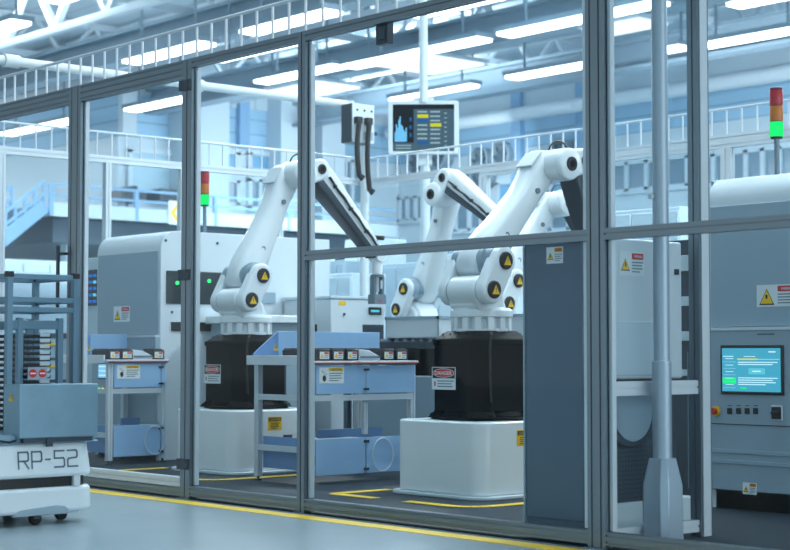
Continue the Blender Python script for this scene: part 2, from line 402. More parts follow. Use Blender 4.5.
# windows on far walls
wn=1
def winX(x0,x1,y0,y1,X=WX,nm=3,mt=WINB,fm=HALLW):
    global wn
    p=onX(x0,(y0+y1)/2,X); q=onX(x1,(y0+y1)/2,X); zt=onX((x0+x1)/2,y0,X).z; zz=onX((x0+x1)/2,y1,X).z
    b=MB().box((X,p.y,zz),(X+.06,q.y,zt),0)
    L=q.y-p.y
    for k in range(nm+1): b.box((X,p.y+L*k/nm-.07,zz),(X+.14,p.y+L*k/nm+.07,zt),1)
    for zq in(zz,zt): b.box((X,p.y-.07,zq-.08),(X+.14,q.y+.07,zq+.08),1)
    struct('window_%d'%wn,b,[mt,fm]); wn+=1
def winY(x0,x1,y0,y1,Y=WY2,nm=3,mt=WINB,fm=HALLW):
    global wn
    p=onY(x0,(y0+y1)/2,Y); q=onY(x1,(y0+y1)/2,Y); zt=onY((x0+x1)/2,y0,Y).z; zz=onY((x0+x1)/2,y1,Y).z
    b=MB().box((p.x,Y-.06,zz),(q.x,Y,zt),0); L=q.x-p.x
    for k in range(nm+1): b.box((p.x+L*k/nm-.07,Y-.14,zz),(p.x+L*k/nm+.07,Y,zt),1)
    for zq in(zz,zt): b.box((p.x-.07,Y-.14,zq-.08),(q.x+.07,Y,zq+.08),1)
    struct('window_%d'%wn,b,[mt,fm]); wn+=1
LBW=mat('pale_sky_window',(120,170,204),.2,0,.04,.5)
winX(128,180,152,206,nm=1,mt=mat('bright_office_wall',(170,200,216),.5),fm=HALLW)
winX(220,236,152,170,nm=1,mt=LBW); winX(248,278,154,172,nm=1,mt=LBW)
winX(220,236,180,205,nm=1); winX(248,278,180,210,nm=3)
winX(338,362,160,205,nm=2); winX(298,318,160,230,nm=1,mt=LBW)
winY(402,426,196,221,nm=3,Y=WY2); winY(430,486,176,232,nm=4); winY(500,590,178,205,nm=5,mt=LBW); winY(500,590,212,232,nm=5)
winY(610,690,160,190,nm=4); winY(700,800,150,182,nm=6)
# office clutter on sills: dark monitors
for x0,x1,y0,y1,l in((122,147,191,199,'long dark equipment shelf on the upper floor, behind the second glass bay'),(133,138,186,189.2,'small dark box on the upper-floor shelf'),(160,180,190,200,'dark desk equipment on the upper floor beside the yellow chevron sign')):
    p=onX(x0,y1,WX+.8); q=onX(x1,y0,WX+.8)
    b=MB().box((WX+.0,p.y,p.z),(WX+.8,q.y,q.z)); b.box((WX+.8,p.y+.1,p.z+.1),(WX+.84,q.y-.1,q.z-.08)); tag(b.build('office_equipment',DGREY,loc=(WX+.5,(p.y+q.y)/2,p.z),bevel=.03),l,'equipment')
# round fans on far wall
for i,(x,y) in enumerate([(415,161),(436,156),(478,160),(499,155),(558,152),(478,176)]):
    Y=WY2-.45; p=onY(x,y,Y)
    r=empty('wall_fan',p,0,('round grey wall fan '+['just right of the bottom of the display','second right of the display','behind the raised elbow of the small robot','left of the gap above the back rail','near the elbow of the right robot','lowest, under the back rail'][i]),'fan','round fans on the far wall')
    b=MB(); b.loft([[(q*math.cos(t*PI/12),yy,q*math.sin(t*PI/12)) for t in range(24)] for q,yy in((.38,0.4),(.42,0),(.37,-.02),(.34,.2))]); b.build('shroud',BEAM,r)
    g=MB().cyl((0,.1,0),(0,.02,0),.13)
    for k in range(6):
        t=k*PI/3; g.add([(.1*math.cos(t),.05,.1*math.sin(t)),(.33*math.cos(t-.15),.02,.33*math.sin(t-.15)),(.33*math.cos(t+.5),.14,.33*math.sin(t+.5)),(.1*math.cos(t+.9),.12,.1*math.sin(t+.9))],[(0,1,2,3)])
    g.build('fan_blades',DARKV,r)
# mezzanine along the left far wall with railing and stairs
MX=-32.0
pz=onX(130,212,MX).z; pb=onX(130,221,MX).z
y0=onX(50,213,MX).y; y1=onX(395,213,MX).y
mz=empty('mezzanine',(MX,(y0+y1)/2,0),0,'white edged walkway platform on the upper level with blue railing behind the left machine','platform')
o=(MX,(y0+y1)/2,0)
def mp(b,name,mt): 
    q=b.build(name,mt); q.parent=mz; q.location=(-o[0],-o[1],0); return q
mp(MB().box((WX+.02,y0,pb+.05),(MX,y1,pz)),'deck',HALLW)
mp(MB().box((MX,y0,pb),(MX+.08,y1,pz+.1)),'edge_beam',HALLW)
mp(MB().box((WX+.5,y0+.3,pb-.55),(MX-.4,y1,pb)),'underside_shade',DARKV)  # dark slab stands in for the shade under the deck
rl=MB()
for h in(.26,.5): rl.bar((MX+.04,y0,pz+h),(MX+.04,y1,pz+h),.05,.055)
yy=y0
while yy<y1: rl.bar((MX+.04,yy,pz-.2),(MX+.04,yy,pz+.5),.09,.09); yy+=2.2
mp(rl,'railing',HALLS)
for x in(70,185,300):
    p=onX(x,300,MX-.6); mp(MB().box((MX-.8,p.y-.15,0),(MX-.5,p.y+.15,pb)),'support_post',HALLW)
# chevron sign hanging on the railing
p=onX(181,213,MX+.15)
sg=Sign(); sg.M=faceM((MX+.1,p.y-.32,p.z-.28),(1,0,0)); sg.rect(0,0,.64,.56,0,0)
for k in range(2):
    u=.05+.28*k; sg.prism([(u,.28),(u+.2,.5),(u+.3,.5),(u+.12,.28),(u+.3,.06),(u+.2,.06)],'z',.001,.004,2)
tag(sg.build('chevron_sign',SM,loc=(MX+.1,p.y,p.z)),'yellow chevron arrow sign hung on the far railing beside the second fence post','sign')
# stairs going down to the left
st=empty('staircase',(MX,y0,0),0,'light blue steel staircase with handrail in the far left of the hall','staircase')
top=onX(44,206,MX); bot=onX(-25,262,MX)
tr=MB(); sp_=[]
for dx in(0,-1.5):
    b=MB(); hb=MB(); sp_+=[(b,'stringer',HALLS),(hb,'handrail',HALLS)]
    t=top+V((dx,0,0)); q=bot+V((dx,0,0))
    b.bar(t,q,.12,.3)
    for h in(.28,.55): hb.bar(t+V((0,0,h)),q+V((0,0,h)),.05,.06)
    for k in range(8):
        c=t.lerp(q,k/7); hb.bar(c,c+V((0,0,.55)),.06,.06)
for k in range(14):
    c=top.lerp(bot,(k+.5)/14); tr.box((c.x-1.45,c.y-.16,c.z-.03),(c.x-.05,c.y+.16,c.z+.03))
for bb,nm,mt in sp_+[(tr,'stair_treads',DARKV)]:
    q=bb.build(nm,mt); q.parent=st; q.location=(-MX,-y0,0)
# background storage cabinets & tall lockers behind the back fence
def bgbox(x0,x1,y0,y1,Y,dep,label,mt,cat='cabinet',name='tool_cabinet',doors=2,toz=0):
    p=onY(x0,y1,Y); q=onY(x1,y0,Y); zt=q.z; c=((p.x+q.x)/2,Y,0); hw=(q.x-p.x)/2
    r=empty(name,c,0,label,cat)
    MB().box((-hw,0,0),(hw,dep,zt)).build('body',mt,r,bevel=.01)
    for k in range(doors):
        a0=-hw+2*hw*k/doors+.015; a1=-hw+2*hw*(k+1)/doors-.015
        d=MB().box((a0,-.02,.08),(a1,0,zt-.05)).build('door',mt,r,bevel=.006)
        MB().box((a1-.08,-.05,zt*.5),(a1-.05,-.02,zt*.5+.15)).build('handle',MGREY,d)
    return r
bgbox(311,352,273,290,14.0,.6,'low pale grey bench cabinet behind the gripper of the left robot',HALLW,doors=3)
bgbox(330,345,260,290,15.3,.6,'small open grey cupboard left of the left robot gripper',GREYP,doors=2)
bgbox(345,372,238,290,16.0,.7,'tall pale locker behind the left robot gripper',HALLW)
bgbox(440,484,252,300,14.2,.8,'pale workbench cabinet with dark tools behind the small robot',WHT2,doors=3)
bgbox(480,560,232,300,16.5,.8,'wide white cupboard far behind the right robot',HALLW,doors=3)
bgbox(610,680,206,300,14.6,.8,'white industrial cabinet seen above the middle rail beside the round pipe',HALLW,doors=3)
bgbox(374,420,262,300,15.5,.8,'blue-grey storage cabinet behind the small robot arm',GREYP,doors=2)
bgbox(205,300,250,330,17.5,.8,'long pale blue storage cabinet behind the left robot',HALLW,doors=4)
bgbox(715,800,172,300,16.0,1.2,'white partition cabinet behind the right machine',HALLW,doors=3)
def bgwallX(x0,x1,y0,X,dep,label,mt,doors=3,name='storage_cabinet'):
    p=onX(x0,y0,X); q=onX(x1,y0,X); r=empty(name,(X,(p.y+q.y)/2,0),0,label,'cabinet'); hw=(q.y-p.y)/2
    MB().box((-dep,-hw,0),(0,hw,q.z)).build('body',mt,r,bevel=.01)
    for k in range(doors):
        a0=-hw+2*hw*k/doors+.015; a1=-hw+2*hw*(k+1)/doors-.015
        MB().box((0,a0,.08),(.02,a1,q.z-.05)).build('door',mt,r,bevel=.006)
bgwallX(-5,75,262,-22,.8,'pale storage cabinet behind the transport robot rack',HALLW)
# rounded machine far left (blurred) behind the fence
r=empty('processing_machine',(-18.4,9.3,0),0,'blurred pale machine with rounded top left of the leftmost wide post, outside the cell','machine')
MB().prism(rrect(1.3,.95,.3,cx=0,cy=.95),'y',-.7,.9).build('body',GREYP,r,bevel=.02)
MB().box((-.8,-.72,.5),(.8,-.7,1.5)).build('door',HALLW,r,bevel=.01)
# electronics rack with blue-lit readouts
r=empty('control_rack',(onY(90,300,8.9).x,8.9,0),0,'dark control rack with blue readouts, seen between the wide post and the left machine','control rack')
MB().box((-.35,0,0),(.35,.5,1.95)).build('body',HALLW,r,bevel=.01)
p0=onY(85,270,7.6); SCB=emis('blue_readout',(40,110,200),.9); SCC=emis('cyan_readout',(90,200,220),1.0)
b=MB().box((-.2,-.02,1.44),(.3,0,1.82),0)
for i in range(5):
    for j in range(5):
        b.box((-.17+i*.09,-.025,1.47+j*.068),(-.17+i*.09+.06,-.02,1.47+j*.068+.03),1+(i*j)%2)
b.build('display',[BLKM,SCB,SCC],r)
# ---------------------------------------------------------------- fences
def ladder(b,p,q,z0,z1,sp,rr=.011):
    p=V(p);q=V(q); L=(q-p).length; n=int(round(L/sp)); 
    b.cyl((p.x,p.y,z1),(q.x,q.y,z1),rr*1.25,n=10)
    for k in range(n+1):
        c=p.lerp(q,k/n); b.cyl((c.x,c.y,z0),(c.x,c.y,z1),rr,n=8)
def fence(name,label,parts):
    r=empty(name,parts['loc'],0,label,'fence'); L=V(parts['loc'])
    def put(b,nm,mt,**k):
        q=b.build(nm,mt,r,**k); q.location=-L; return q
    return r,put
ZT=2.87
r,put=fence('safety_fence','aluminium framed glass fence with ladder rail along the front of the robot cell',{'loc':(-8,FY,0)})
POSTS=[(75.5,.17,2),(188.5,.11,1),(304,.072,1),(599,.115,2)]
PX=[onY(x,352,FY).x for x,_,_ in POSTS]
PX[3]-=0.0
for (x,w,nn),X in zip(POSTS,PX):
    put(MB().slot((X,FY,0),(X,FY,ZT),w,.05,nn,1,up=(0,1,0)),'post',ALU)
    put(MB().box((X-w/2-.01,FY-.045,0.0),(X+w/2+.01,FY+.045,.006)),'foot_plate',MGREY)
XL=PX[0]-2.6; XR=-3.0
put(MB().slot((XL,FY,1.4),(XL,FY,1.45),.05,.05),'post',ALU); 
put(MB().slot((XL,FY,0),(XL,FY,ZT),.08,.05,1,1,up=(0,1,0)),'post',ALU)
put(MB().slot((XR,FY,0),(XR,FY,ZT),.08,.05,1,1,up=(0,1,0)),'post',ALU)
def bay(x0,x1,kind):
    if kind=='L':
        put(MB().slot((x0,FY,2.81),(x1,FY,2.81),.05,.12,1,3),'top_rail',ALU)
        put(MB().slot((x0,FY,.105),(x1,FY,.105),.05,.06,1,1),'bottom_rail',ALUW)
        put(MB().slot((x0,FY,.04),(x1,FY,.04),.05,.05,1,1),'bottom_rail',ALU)
        zb0,zt0=.135,2.75
    else:
        put(MB().slot((x0,FY,2.84),(x1,FY,2.84),.05,.06,1,1),'top_rail',ALU)
        put(MB().slot((x0,FY,.052),(x1,FY,.052),.05,.065,1,2),'bottom_rail',ALU)
        zb0,zt0=.085,2.81
    if kind=='R':
        put(MB().slot((x0,FY,1.522),(x1,FY,1.522),.05,.056,1,1),'middle_rail',ALU)
        put(MB().box((x0,FY-.004,zb0),(x1,FY+.004,1.494)),'glass_pane',GLASS)
        put(MB().box((x0,FY-.004,1.55),(x1,FY+.004,zt0)),'glass_pane',GLASS)
    else: put(MB().box((x0,FY-.004,zb0),(x1,FY+.004,zt0)),'glass_pane',GLASS)
hw=[w/2 for _,w,_ in POSTS]
bay(XL+.04,PX[0]-hw[0],'L'); bay(PX[0]+hw[0],PX[1]-hw[1],'L'); bay(PX[1]+hw[1],PX[2]-hw[2],'M'); bay(PX[2]+hw[2],PX[3]-hw[3],'R'); bay(PX[3]+hw[3],XR-.04,'R')
# pale strips: posts' lit right sides put into colour; wide one is real frame
for X,w in((PX[0]+hw[0]+.012,.02),(PX[1]+hw[1]+.012,.02),(PX[2]+hw[2]+.012,.02),(PX[3]-hw[3]-.024,.044),(PX[3]+hw[3]+.012,.02)):
    put(MB().box((X-w/2,FY+.005,.09),(X+w/2,FY+.035,2.79)),'trim_and_lit_side',ALUW)
lb=MB(); ladder(lb,(XL,FY),(XR,FY),ZT,3.085,.1645,.009); put(lb,'ladder_rail',ALUW)
# hinges / brackets
for X,z in((PX[1]-.0,onY(188,275,FY).z),(PX[1],onY(188,464,FY).z),(PX[1]-.0,onY(188,86,FY).z)):
    b=MB().box((X-.075,FY-.04,z-.035),(X+.05,FY-.025,z+.035))
    for a in(-.05,.03):
        for c in(-.02,.02): b.cyl((X+a,FY-.046,z+c),(X+a,FY-.04,z+c),.006,n=8)
    put(b,'hinge',DGREY,bevel=.003)
hx=onY(67,275,FY).x; b=MB(); z0=onY(67,310,FY).z; z1=onY(67,246,FY).z
b.box((hx-.012,FY-.085,z0),(hx+.012,FY-.065,z1)); b.box((hx-.012,FY-.07,z0+.05),(hx+.06,FY-.025,z0+.07)); b.box((hx-.012,FY-.07,z1-.07),(hx+.06,FY-.025,z1-.05)); put(b,'door_handle',DGREY,bevel=.003)
p=onY(384,34,FY+.05); b=MB().box((p.x-.05,FY+.03,p.z-.06),(p.x+.05,FY+.08,p.z+.075)); b.box((p.x-.035,FY+.015,p.z-.04),(p.x+.035,FY+.03,p.z+.04)); put(b,'door_sensor',DGREY,bevel=.004)
# return fence at the thick post going into the cell
SX=PX[3]+.01
r,put=fence('return_fence','short glass return fence running inward from the thick post to the inner post',{'loc':(SX,6.5,0)})
EY=6.72
put(MB().slot((SX,EY,0),(SX,EY,ZT),.07,.09,1,2,up=(0,1,0)),'post',ALU)
put(MB().box((SX+.036,EY-.03,0),(SX+.04,EY+.03,ZT)),'trim_and_lit_side',ALUW)  # pale sheet puts the post's lit right side into colour
for z in(2.84,.06): put(MB().slot((SX,FY+.03,z),(SX,EY-.045,z),.045,.06),'rail',ALUW)
zq=onX(650,388,SX).z
put(MB().slot((SX,FY+.03,zq),(SX,EY-.045,zq),.045,.07),'rail',ALUW)
put(MB().box((SX-.004,FY+.03,zq+.035),(SX+.004,EY-.045,2.81)),'glass_pane',GLASSB)
put(MB().box((SX-.004,FY+.03,.09),(SX+.004,EY-.045,zq-.035)),'glass_pane',GLASSB)
# left side fence and back fence
r,put=fence('side_fence','white framed glass fence with ladder rail closing the far left side of the cell',{'loc':(LX,9,0)})
ys=[onX(x,300,LX).y for x in(106,181,279)]
py=[FY+.1,7.0]+ys+[BY]
for y in py[:-1]: put(MB().slot((LX,y,0),(LX,y,2.76),.07,.06,1,1,up=(0,1,0)),'post',ALUW)
put(MB().slot((LX,FY+.1,2.795),(LX,BY-.04,2.795),.06,.07,1,1),'top_rail',ALUW); put(MB().slot((LX,FY+.1,.05),(LX,BY-.04,.05),.06,.08),'bottom_rail',ALUW)
for a,c in zip(py[:-1],py[1:]): put(MB().box((LX-.004,a+.035,.09),(LX+.004,c-.035,2.76)),'glass_pane',GLASSB)
lb=MB(); ladder(lb,(LX,FY+.1),(LX,BY-.1),2.83,3.055,.16,.009); put(lb,'ladder_rail',ALUW)
r,put=fence('back_fence','white framed glass fence with ladder rail along the back of the cell',{'loc':(-9,BY,0)})
xs=[LX,-11.6,-10.1,-8.6,-7.1,-5.0,-3.0]
for x in xs: put(MB().slot((x,BY,0),(x,BY,2.71 if x>-12 else 2.76),.11 if x!=LX else .07,.06,1,1,up=(0,1,0)),'post',ALUW)
put(MB().slot((LX+.05,BY,2.795),(-11.65,BY,2.795),.06,.07,1,1),'top_rail',ALUW); put(MB().slot((-11.65,BY,2.77),(-3,BY,2.77),.06,.12,1,2),'top_rail',ALUW); put(MB().slot((LX+.05,BY,.05),(-3,BY,.05),.06,.08),'bottom_rail',ALUW)
for a,c in zip(xs[:-1],xs[1:]): put(MB().box((a+.06,BY-.004,.09),(c-.06,BY+.004,2.71)),'glass_pane',GLASSB)
lb=MB(); ladder(lb,(LX+.05,BY),(-3,BY),2.83,3.055,.16,.009); put(lb,'ladder_rail',ALUW)
# ---------------------------------------------------------------- robots
def sect(c,u,n,hx,hw,X,k=20,e=3.2):
    """superellipse ring; c centre in (y,z), n in-plane normal, X lateral centre"""
    out=[]
    for i in range(k):
        t=2*PI*i/k; cs,sn=math.cos(t),math.sin(t)
        a=math.copysign(abs(cs)**(2/e),cs)*hx; w=math.copysign(abs(sn)**(2/e),sn)*hw
        p=c+n*w; out.append((X+a,p.x,p.y))
    return out
RN=lambda a:V((math.cos(a),math.sin(a)))
def robot(loc,rz,label,a2,e2,a3,pedlab=True,flare=1,tip=True):
    r=empty('industrial_robot',(loc[0],loc[1],0),rz,label,'robot','white robot arms on pedestals')
    A1=V((-.13,1.36)); A2=V((-.02,1.555)); 
    # pedestal
    b=MB().prism(rrect(.425,.425,.12,8),'z',.03,.5); ped=b.build('pedestal',WHT,r,bevel=.012)
    MB().prism(rrect(.465,.465,.14,8),'z',.0065,.03).build('pedestal_flange',WHT2,r,bevel=.006)
    sign_yellow((.426,-.1,.34),(1,0,0),.135,.105,ped)
    if pedlab:
        k=MB().box((.425,.05,.18),(.44,.13,.3),0); k.box((.44,.06,.21),(.446,.12,.27),1); k.cyl((.446,.09,.24),(.456,.09,.24),.018,mi=0); k.build('connector_plate',[DGREY,ORG],ped)
    # dark base
    b=MB().lathe([(.34,.501),(.34,.515),(.3,.525)],n=8)
    b.lathe([(.29,.525),(.27,.56)],n=24)
    for k in range(4):
        t=PI/4+k*PI/2; c,s_=math.cos(t),math.sin(t)
        M0=b.M; b.M=Matrix.Rotation(t,4,'Z')
        b.add([(.2,-.1,.515),(.36,-.1,.515),(.36,.1,.515),(.2,.1,.515),(.2,-.07,.575),(.3,-.07,.575),(.3,.07,.575),(.2,.07,.575)],[(0,3,2,1),(4,5,6,7),(0,1,5,4),(1,2,6,5),(2,3,7,6),(3,0,4,7)])
        for q in(-.06,.06): b.cyl((.335,q,.515),(.335,q,.54),.014,n=6)
        b.M=M0
    b.build('base_plate',BLK,r,bevel=.004)
    def octp(h,c=.07): return [(h,-h+c),(h,h-c),(h-c,h),(-h+c,h),(-h,h-c),(-h,-h+c),(-h+c,-h),(h-c,-h)]
    b=MB().prism(octp(.268,.09),'z',.56,1.03); 
    b.prism(octp(.277,.09),'z',1.0,1.035); mot=b.build('motor_housing',BLK,r,bevel=.004)
    sign_danger((-.2,-.2695,.7),(0,-1,0),.23,.15,mot)
    b=MB().loft([[(x,y,1.036) for x,y in octp(.265,.09)],[(x,y,1.09) for x,y in octp(.19,.05)]])
    for k in range(-2,3): b.box((k*.075-.006,-.225,1.04),(k*.075+.006,.225,1.075))
    b.build('motor_cover',BLK,r,bevel=.004)
    for k in(-.06,.05): MB().add([(k-.01,-.235,1.037),(k+.01,-.235,1.037),(k+.01,-.175,1.095),(k-.01,-.175,1.095),(k-.01,-.225,1.037),(k+.01,-.225,1.037),(k+.01,-.165,1.095),(k-.01,-.165,1.095)],[(0,1,2,3),(4,7,6,5),(0,4,5,1),(3,2,6,7),(0,3,7,4),(1,5,6,2)]).build('bracket',ALUW,r)
    MB().tube([(.2,-.1,1.06),(.235,-.14,1.075),(.275,-.18,1.06),(.285,-.2,1.0),(.285,-.2,.8),(.284,-.19,.62)],.009,n=8).build('motor_cable',BLKM,r)
    b=MB().lathe([(.165,1.085),(.165,1.18)])
    for k in range(14):
        M0=b.M; b.M=Matrix.Rotation(k*2*PI/14,4,'Z'); b.box((.15,-.022,1.09),(.205,.022,1.185)); b.M=M0
    b.lathe([(.2,1.085),(.2,1.105)]); b.lathe([(.205,1.18),(.212,1.185),(.212,1.225),(.19,1.245),(.15,1.25)])
    b.build('turning_ring',WHT,r,bevel=.003)
    # body
    b=MB().prism(hull2(A1,.1,(-.05,1.27),.115)+[],'x',-.11,.16); b.prism([(-.19,1.24),(.12,1.24),(.06,1.36),(-.02,1.44),(-.2,1.42)],'x',-.12,.13)
    b.build('swivel_body',WHT,r,bevel=.02)
    b=MB().cyl((-.14,A1.x,A1.y),(.2,A1.x,A1.y),.085,n=32); b.cyl((-.17,A2.x,A2.y),(.2,A2.x,A2.y),.105,n=32)
    for s_ in(-.1,.12): b.cyl((s_-.008,A2.x,A2.y),(s_+.008,A2.x,A2.y),.112,n=32)
    b.build('joint_barrel',mat('grey_joint_barrel',(150,170,184),.3,.3),r)
    for x0,x1 in((.16,.25),(-.2,-.12)):
        b=MB().prism(hull2(A1,.095,A2,.1),'x',x0,x1); b.build('side_link',WHT,r,bevel=.022,seg=4)
    def disc(c,x,rad,tri):
        d=MB().loft([[(x+dx,c.x+q*math.cos(t*PI/16),c.y+q*math.sin(t*PI/16)) for t in range(32)] for q,dx in((rad,0),(rad,.008),(rad*.9,.013))]).build('joint_cap',BLKM,r)
        if tri:
            s=Sign(); s.M=faceM((x+.013,c.x+.006,c.y),(1,0,0)); s.tri(0,0,rad*1.15,1,0); s.rect(-.003,-.006,.003,.014,2,1); s.rect(-.003,-.016,.003,-.011,2,1); s.build('warning_triangle',[YEL,STK],d)
        else: 
            MB().cyl((x+.012,c.x,c.y),(x+.016,c.x,c.y),rad*.5,n=20).build('cap_centre',BLK,d)
    disc(A1,.25,.06,True); disc(A2,.25,.06,True)
    # upper arm
    u=RN(a2); n=V((-u.y,u.x)); L=.96
    prof=[(-.12,.06,.09,0),(-.09,.1,.11,0),(-.02,.125,.12,.0),(.1,.135,.12,.0),(.2,.13,.115,.0),(.32,.115,.11,.0),(.48,.105,.105,0),(.62,.1,.1,.0),(.74,.105,.1,.012),(.84,.118,.105,.022),(.93,.122,.11,.022),(.985,.115,.105,.02),(1.0,.09,.085,.02)]
    b=MB().loft([sect(A2+u*s_+n*off,u,n,hx,hw_,-.02) for s_,hw_,hx,off in prof]); b.build('upper_arm',WHT,r,smooth=60)
    # seam ridge and cover plate on the arm
    E1=A2+u*L; u2=RN(e2); E2=E1+u2*.19
    p=A2+u*.95+n*.142; q=A2+u*.8+n*.145
    b=MB(); b.loft([[(x,c.x+n.x*h,c.y+n.y*h) for x,h in((-.09,-.01),(.06,-.01),(.06,.008),(-.09,.008))] for c in(q,p)]); b.build('cover_plate',WHT2,r,bevel=.004)
    b=MB()
    for s_ in(.26,.7):
        c=A2+u*s_; b.cyl((.07,c.x,c.y),(.092,c.x,c.y),.02,n=16)
    b.build('arm_bolts',MGREY,r)
    # elbow
    b=MB().cyl((-.02,E1.x,E1.y),(.2,E1.x,E1.y),.115,n=32); b.loft([[(x,E1.x+q*math.cos(t*PI/16),E1.y+q*math.sin(t*PI/16)) for t in range(32)] for q,x in((.115,.2),(.11,.225),(.09,.238))]); 
    b.build('elbow_joint',WHT,r,bevel=.006)
    u3=RN(a3); n3=V((-u3.y,u3.x))
    b=MB().prism(hull2(E1,.105,E2,.09),'x',.0,.2); b.build('elbow_housing',WHT,r,bevel=.02,seg=3)
    disc(E1,.238,.05,False); disc(E2,.201,.042,False)
    # forearm
    X0=.1
    pr=[(.0,.085,.075),(.1,.1,.085),(.2,.095,.085),(.5,.078,.072),(.8,.066,.064),(.93,.062,.06)]
    b=MB().loft([sect(E2+u3*s_+n3*.012,u3,n3,hx,w_,X0,e=5) for s_,w_,hx in pr]); b.build('forearm',WHT,r,smooth=50)
    b=MB().loft([sect(E2+u3*s_-n3*(w_*.72),u3,n3,hx*1.04,w_*.45,X0,e=6) for s_,w_,hx in pr]); b.build('forearm_cover',DGREY,r,smooth=50)
    # cables on the forearm and a loop over the elbow
    b=MB(); 
    for j,dx in enumerate((.02,.045)):
        pts=[]
        for k in range(15):
            s_=.1+k/14*.8; w_=.012+.005*math.sin(k*1.7+j); c=E2+u3*s_+n3*w_; pts.append((X0+.085+dx*.6-s_*.03,c.x,c.y))
        b.tube(pts,.0065,n=6)
    c0=E1+V((-.05,.13)); lp=[]
    for k in range(13):
        t=PI*k/12; lp.append((.06, E1.x+.06-.1*math.cos(t), E1.y+.09+.09*math.sin(t)))
    b.tube(lp,.007,n=6); b.build('cable',BLKM,r)
    b=MB()
    for s_ in(.2,.45,.7,.9):
        c=E2+u3*s_+n3*.012; b.box((X0+.05,c.x-.018,c.y-.014),(X0+.11-s_*.025,c.x+.014,c.y+.014))
    b.cyl((X0+.03,(E2+u3*.82+n3*.07).x,(E2+u3*.82+n3*.07).y),(X0+.1,(E2+u3*.86+n3*.1).x,(E2+u3*.86+n3*.1).y),.02,n=10)
    b.build('cable_clip',BLKM,r,bevel=.004)
    # wrist
    W=E2+u3*.97
    b=MB().cyl((X0-.06,W.x,W.y),(X0+.06,W.x,W.y),.055,n=24); b.cyl((X0,W.x,W.y),(X0,W.x,W.y-.16),.05,.045,n=24); b.build('wrist',WHT,r,bevel=.005)
    if tip:
        z=W.y-.16; b=MB().cyl((X0,W.x,z),(X0,W.x,z-.02),.06,n=20)
        for s_ in(-.045,.045): b.box((X0-.03,W.x+s_-.012,z-.19),(X0+.03,W.x+s_+.012,z-.02))
        b.box((X0-.045,W.x-.065,z-.25),(X0+.045,W.x+.065,z-.17)); b.cyl((X0,W.x,z-.02),(X0,W.x,z-.15),.016,n=12,mi=1); b.cyl((X0+.03,W.x+.02,z-.05),(X0+.03,W.x+.02,z-.12),.01,n=8,mi=1)
        b.box((X0+.045,W.x-.02,z-.225),(X0+.048,W.x+.015,z-.212),2); b.build('gripper',[MGREY,WHT2,RED],r,bevel=.003)
    return r
D=math.radians
robot((-10.6,7.69),0,'white robot arm behind the third post, reaching right and down with a grey gripper',D(62),D(16),D(-45))
robot((-7.83,7.63),0,'largest white robot arm on a wide pedestal left of the slate cabinet',D(46.5),D(12),D(-72),tip=False)
robot((-11.6,10.53),D(-90),'smaller white robot arm in the back with bent elbow below the hanging display',D(67),D(52),D(-34))
robot((-9.9,9.86),0,'small white robot arm half hidden behind the largest robot arm',D(47),D(20),D(-55),pedlab=False,tip=False)
loop_mark(-7.83,7.63,'yellow painted outline on the dark floor around the largest robot pedestal')
loop_mark(-10.6,7.63,'yellow painted outline on the dark floor around the left robot pedestal')
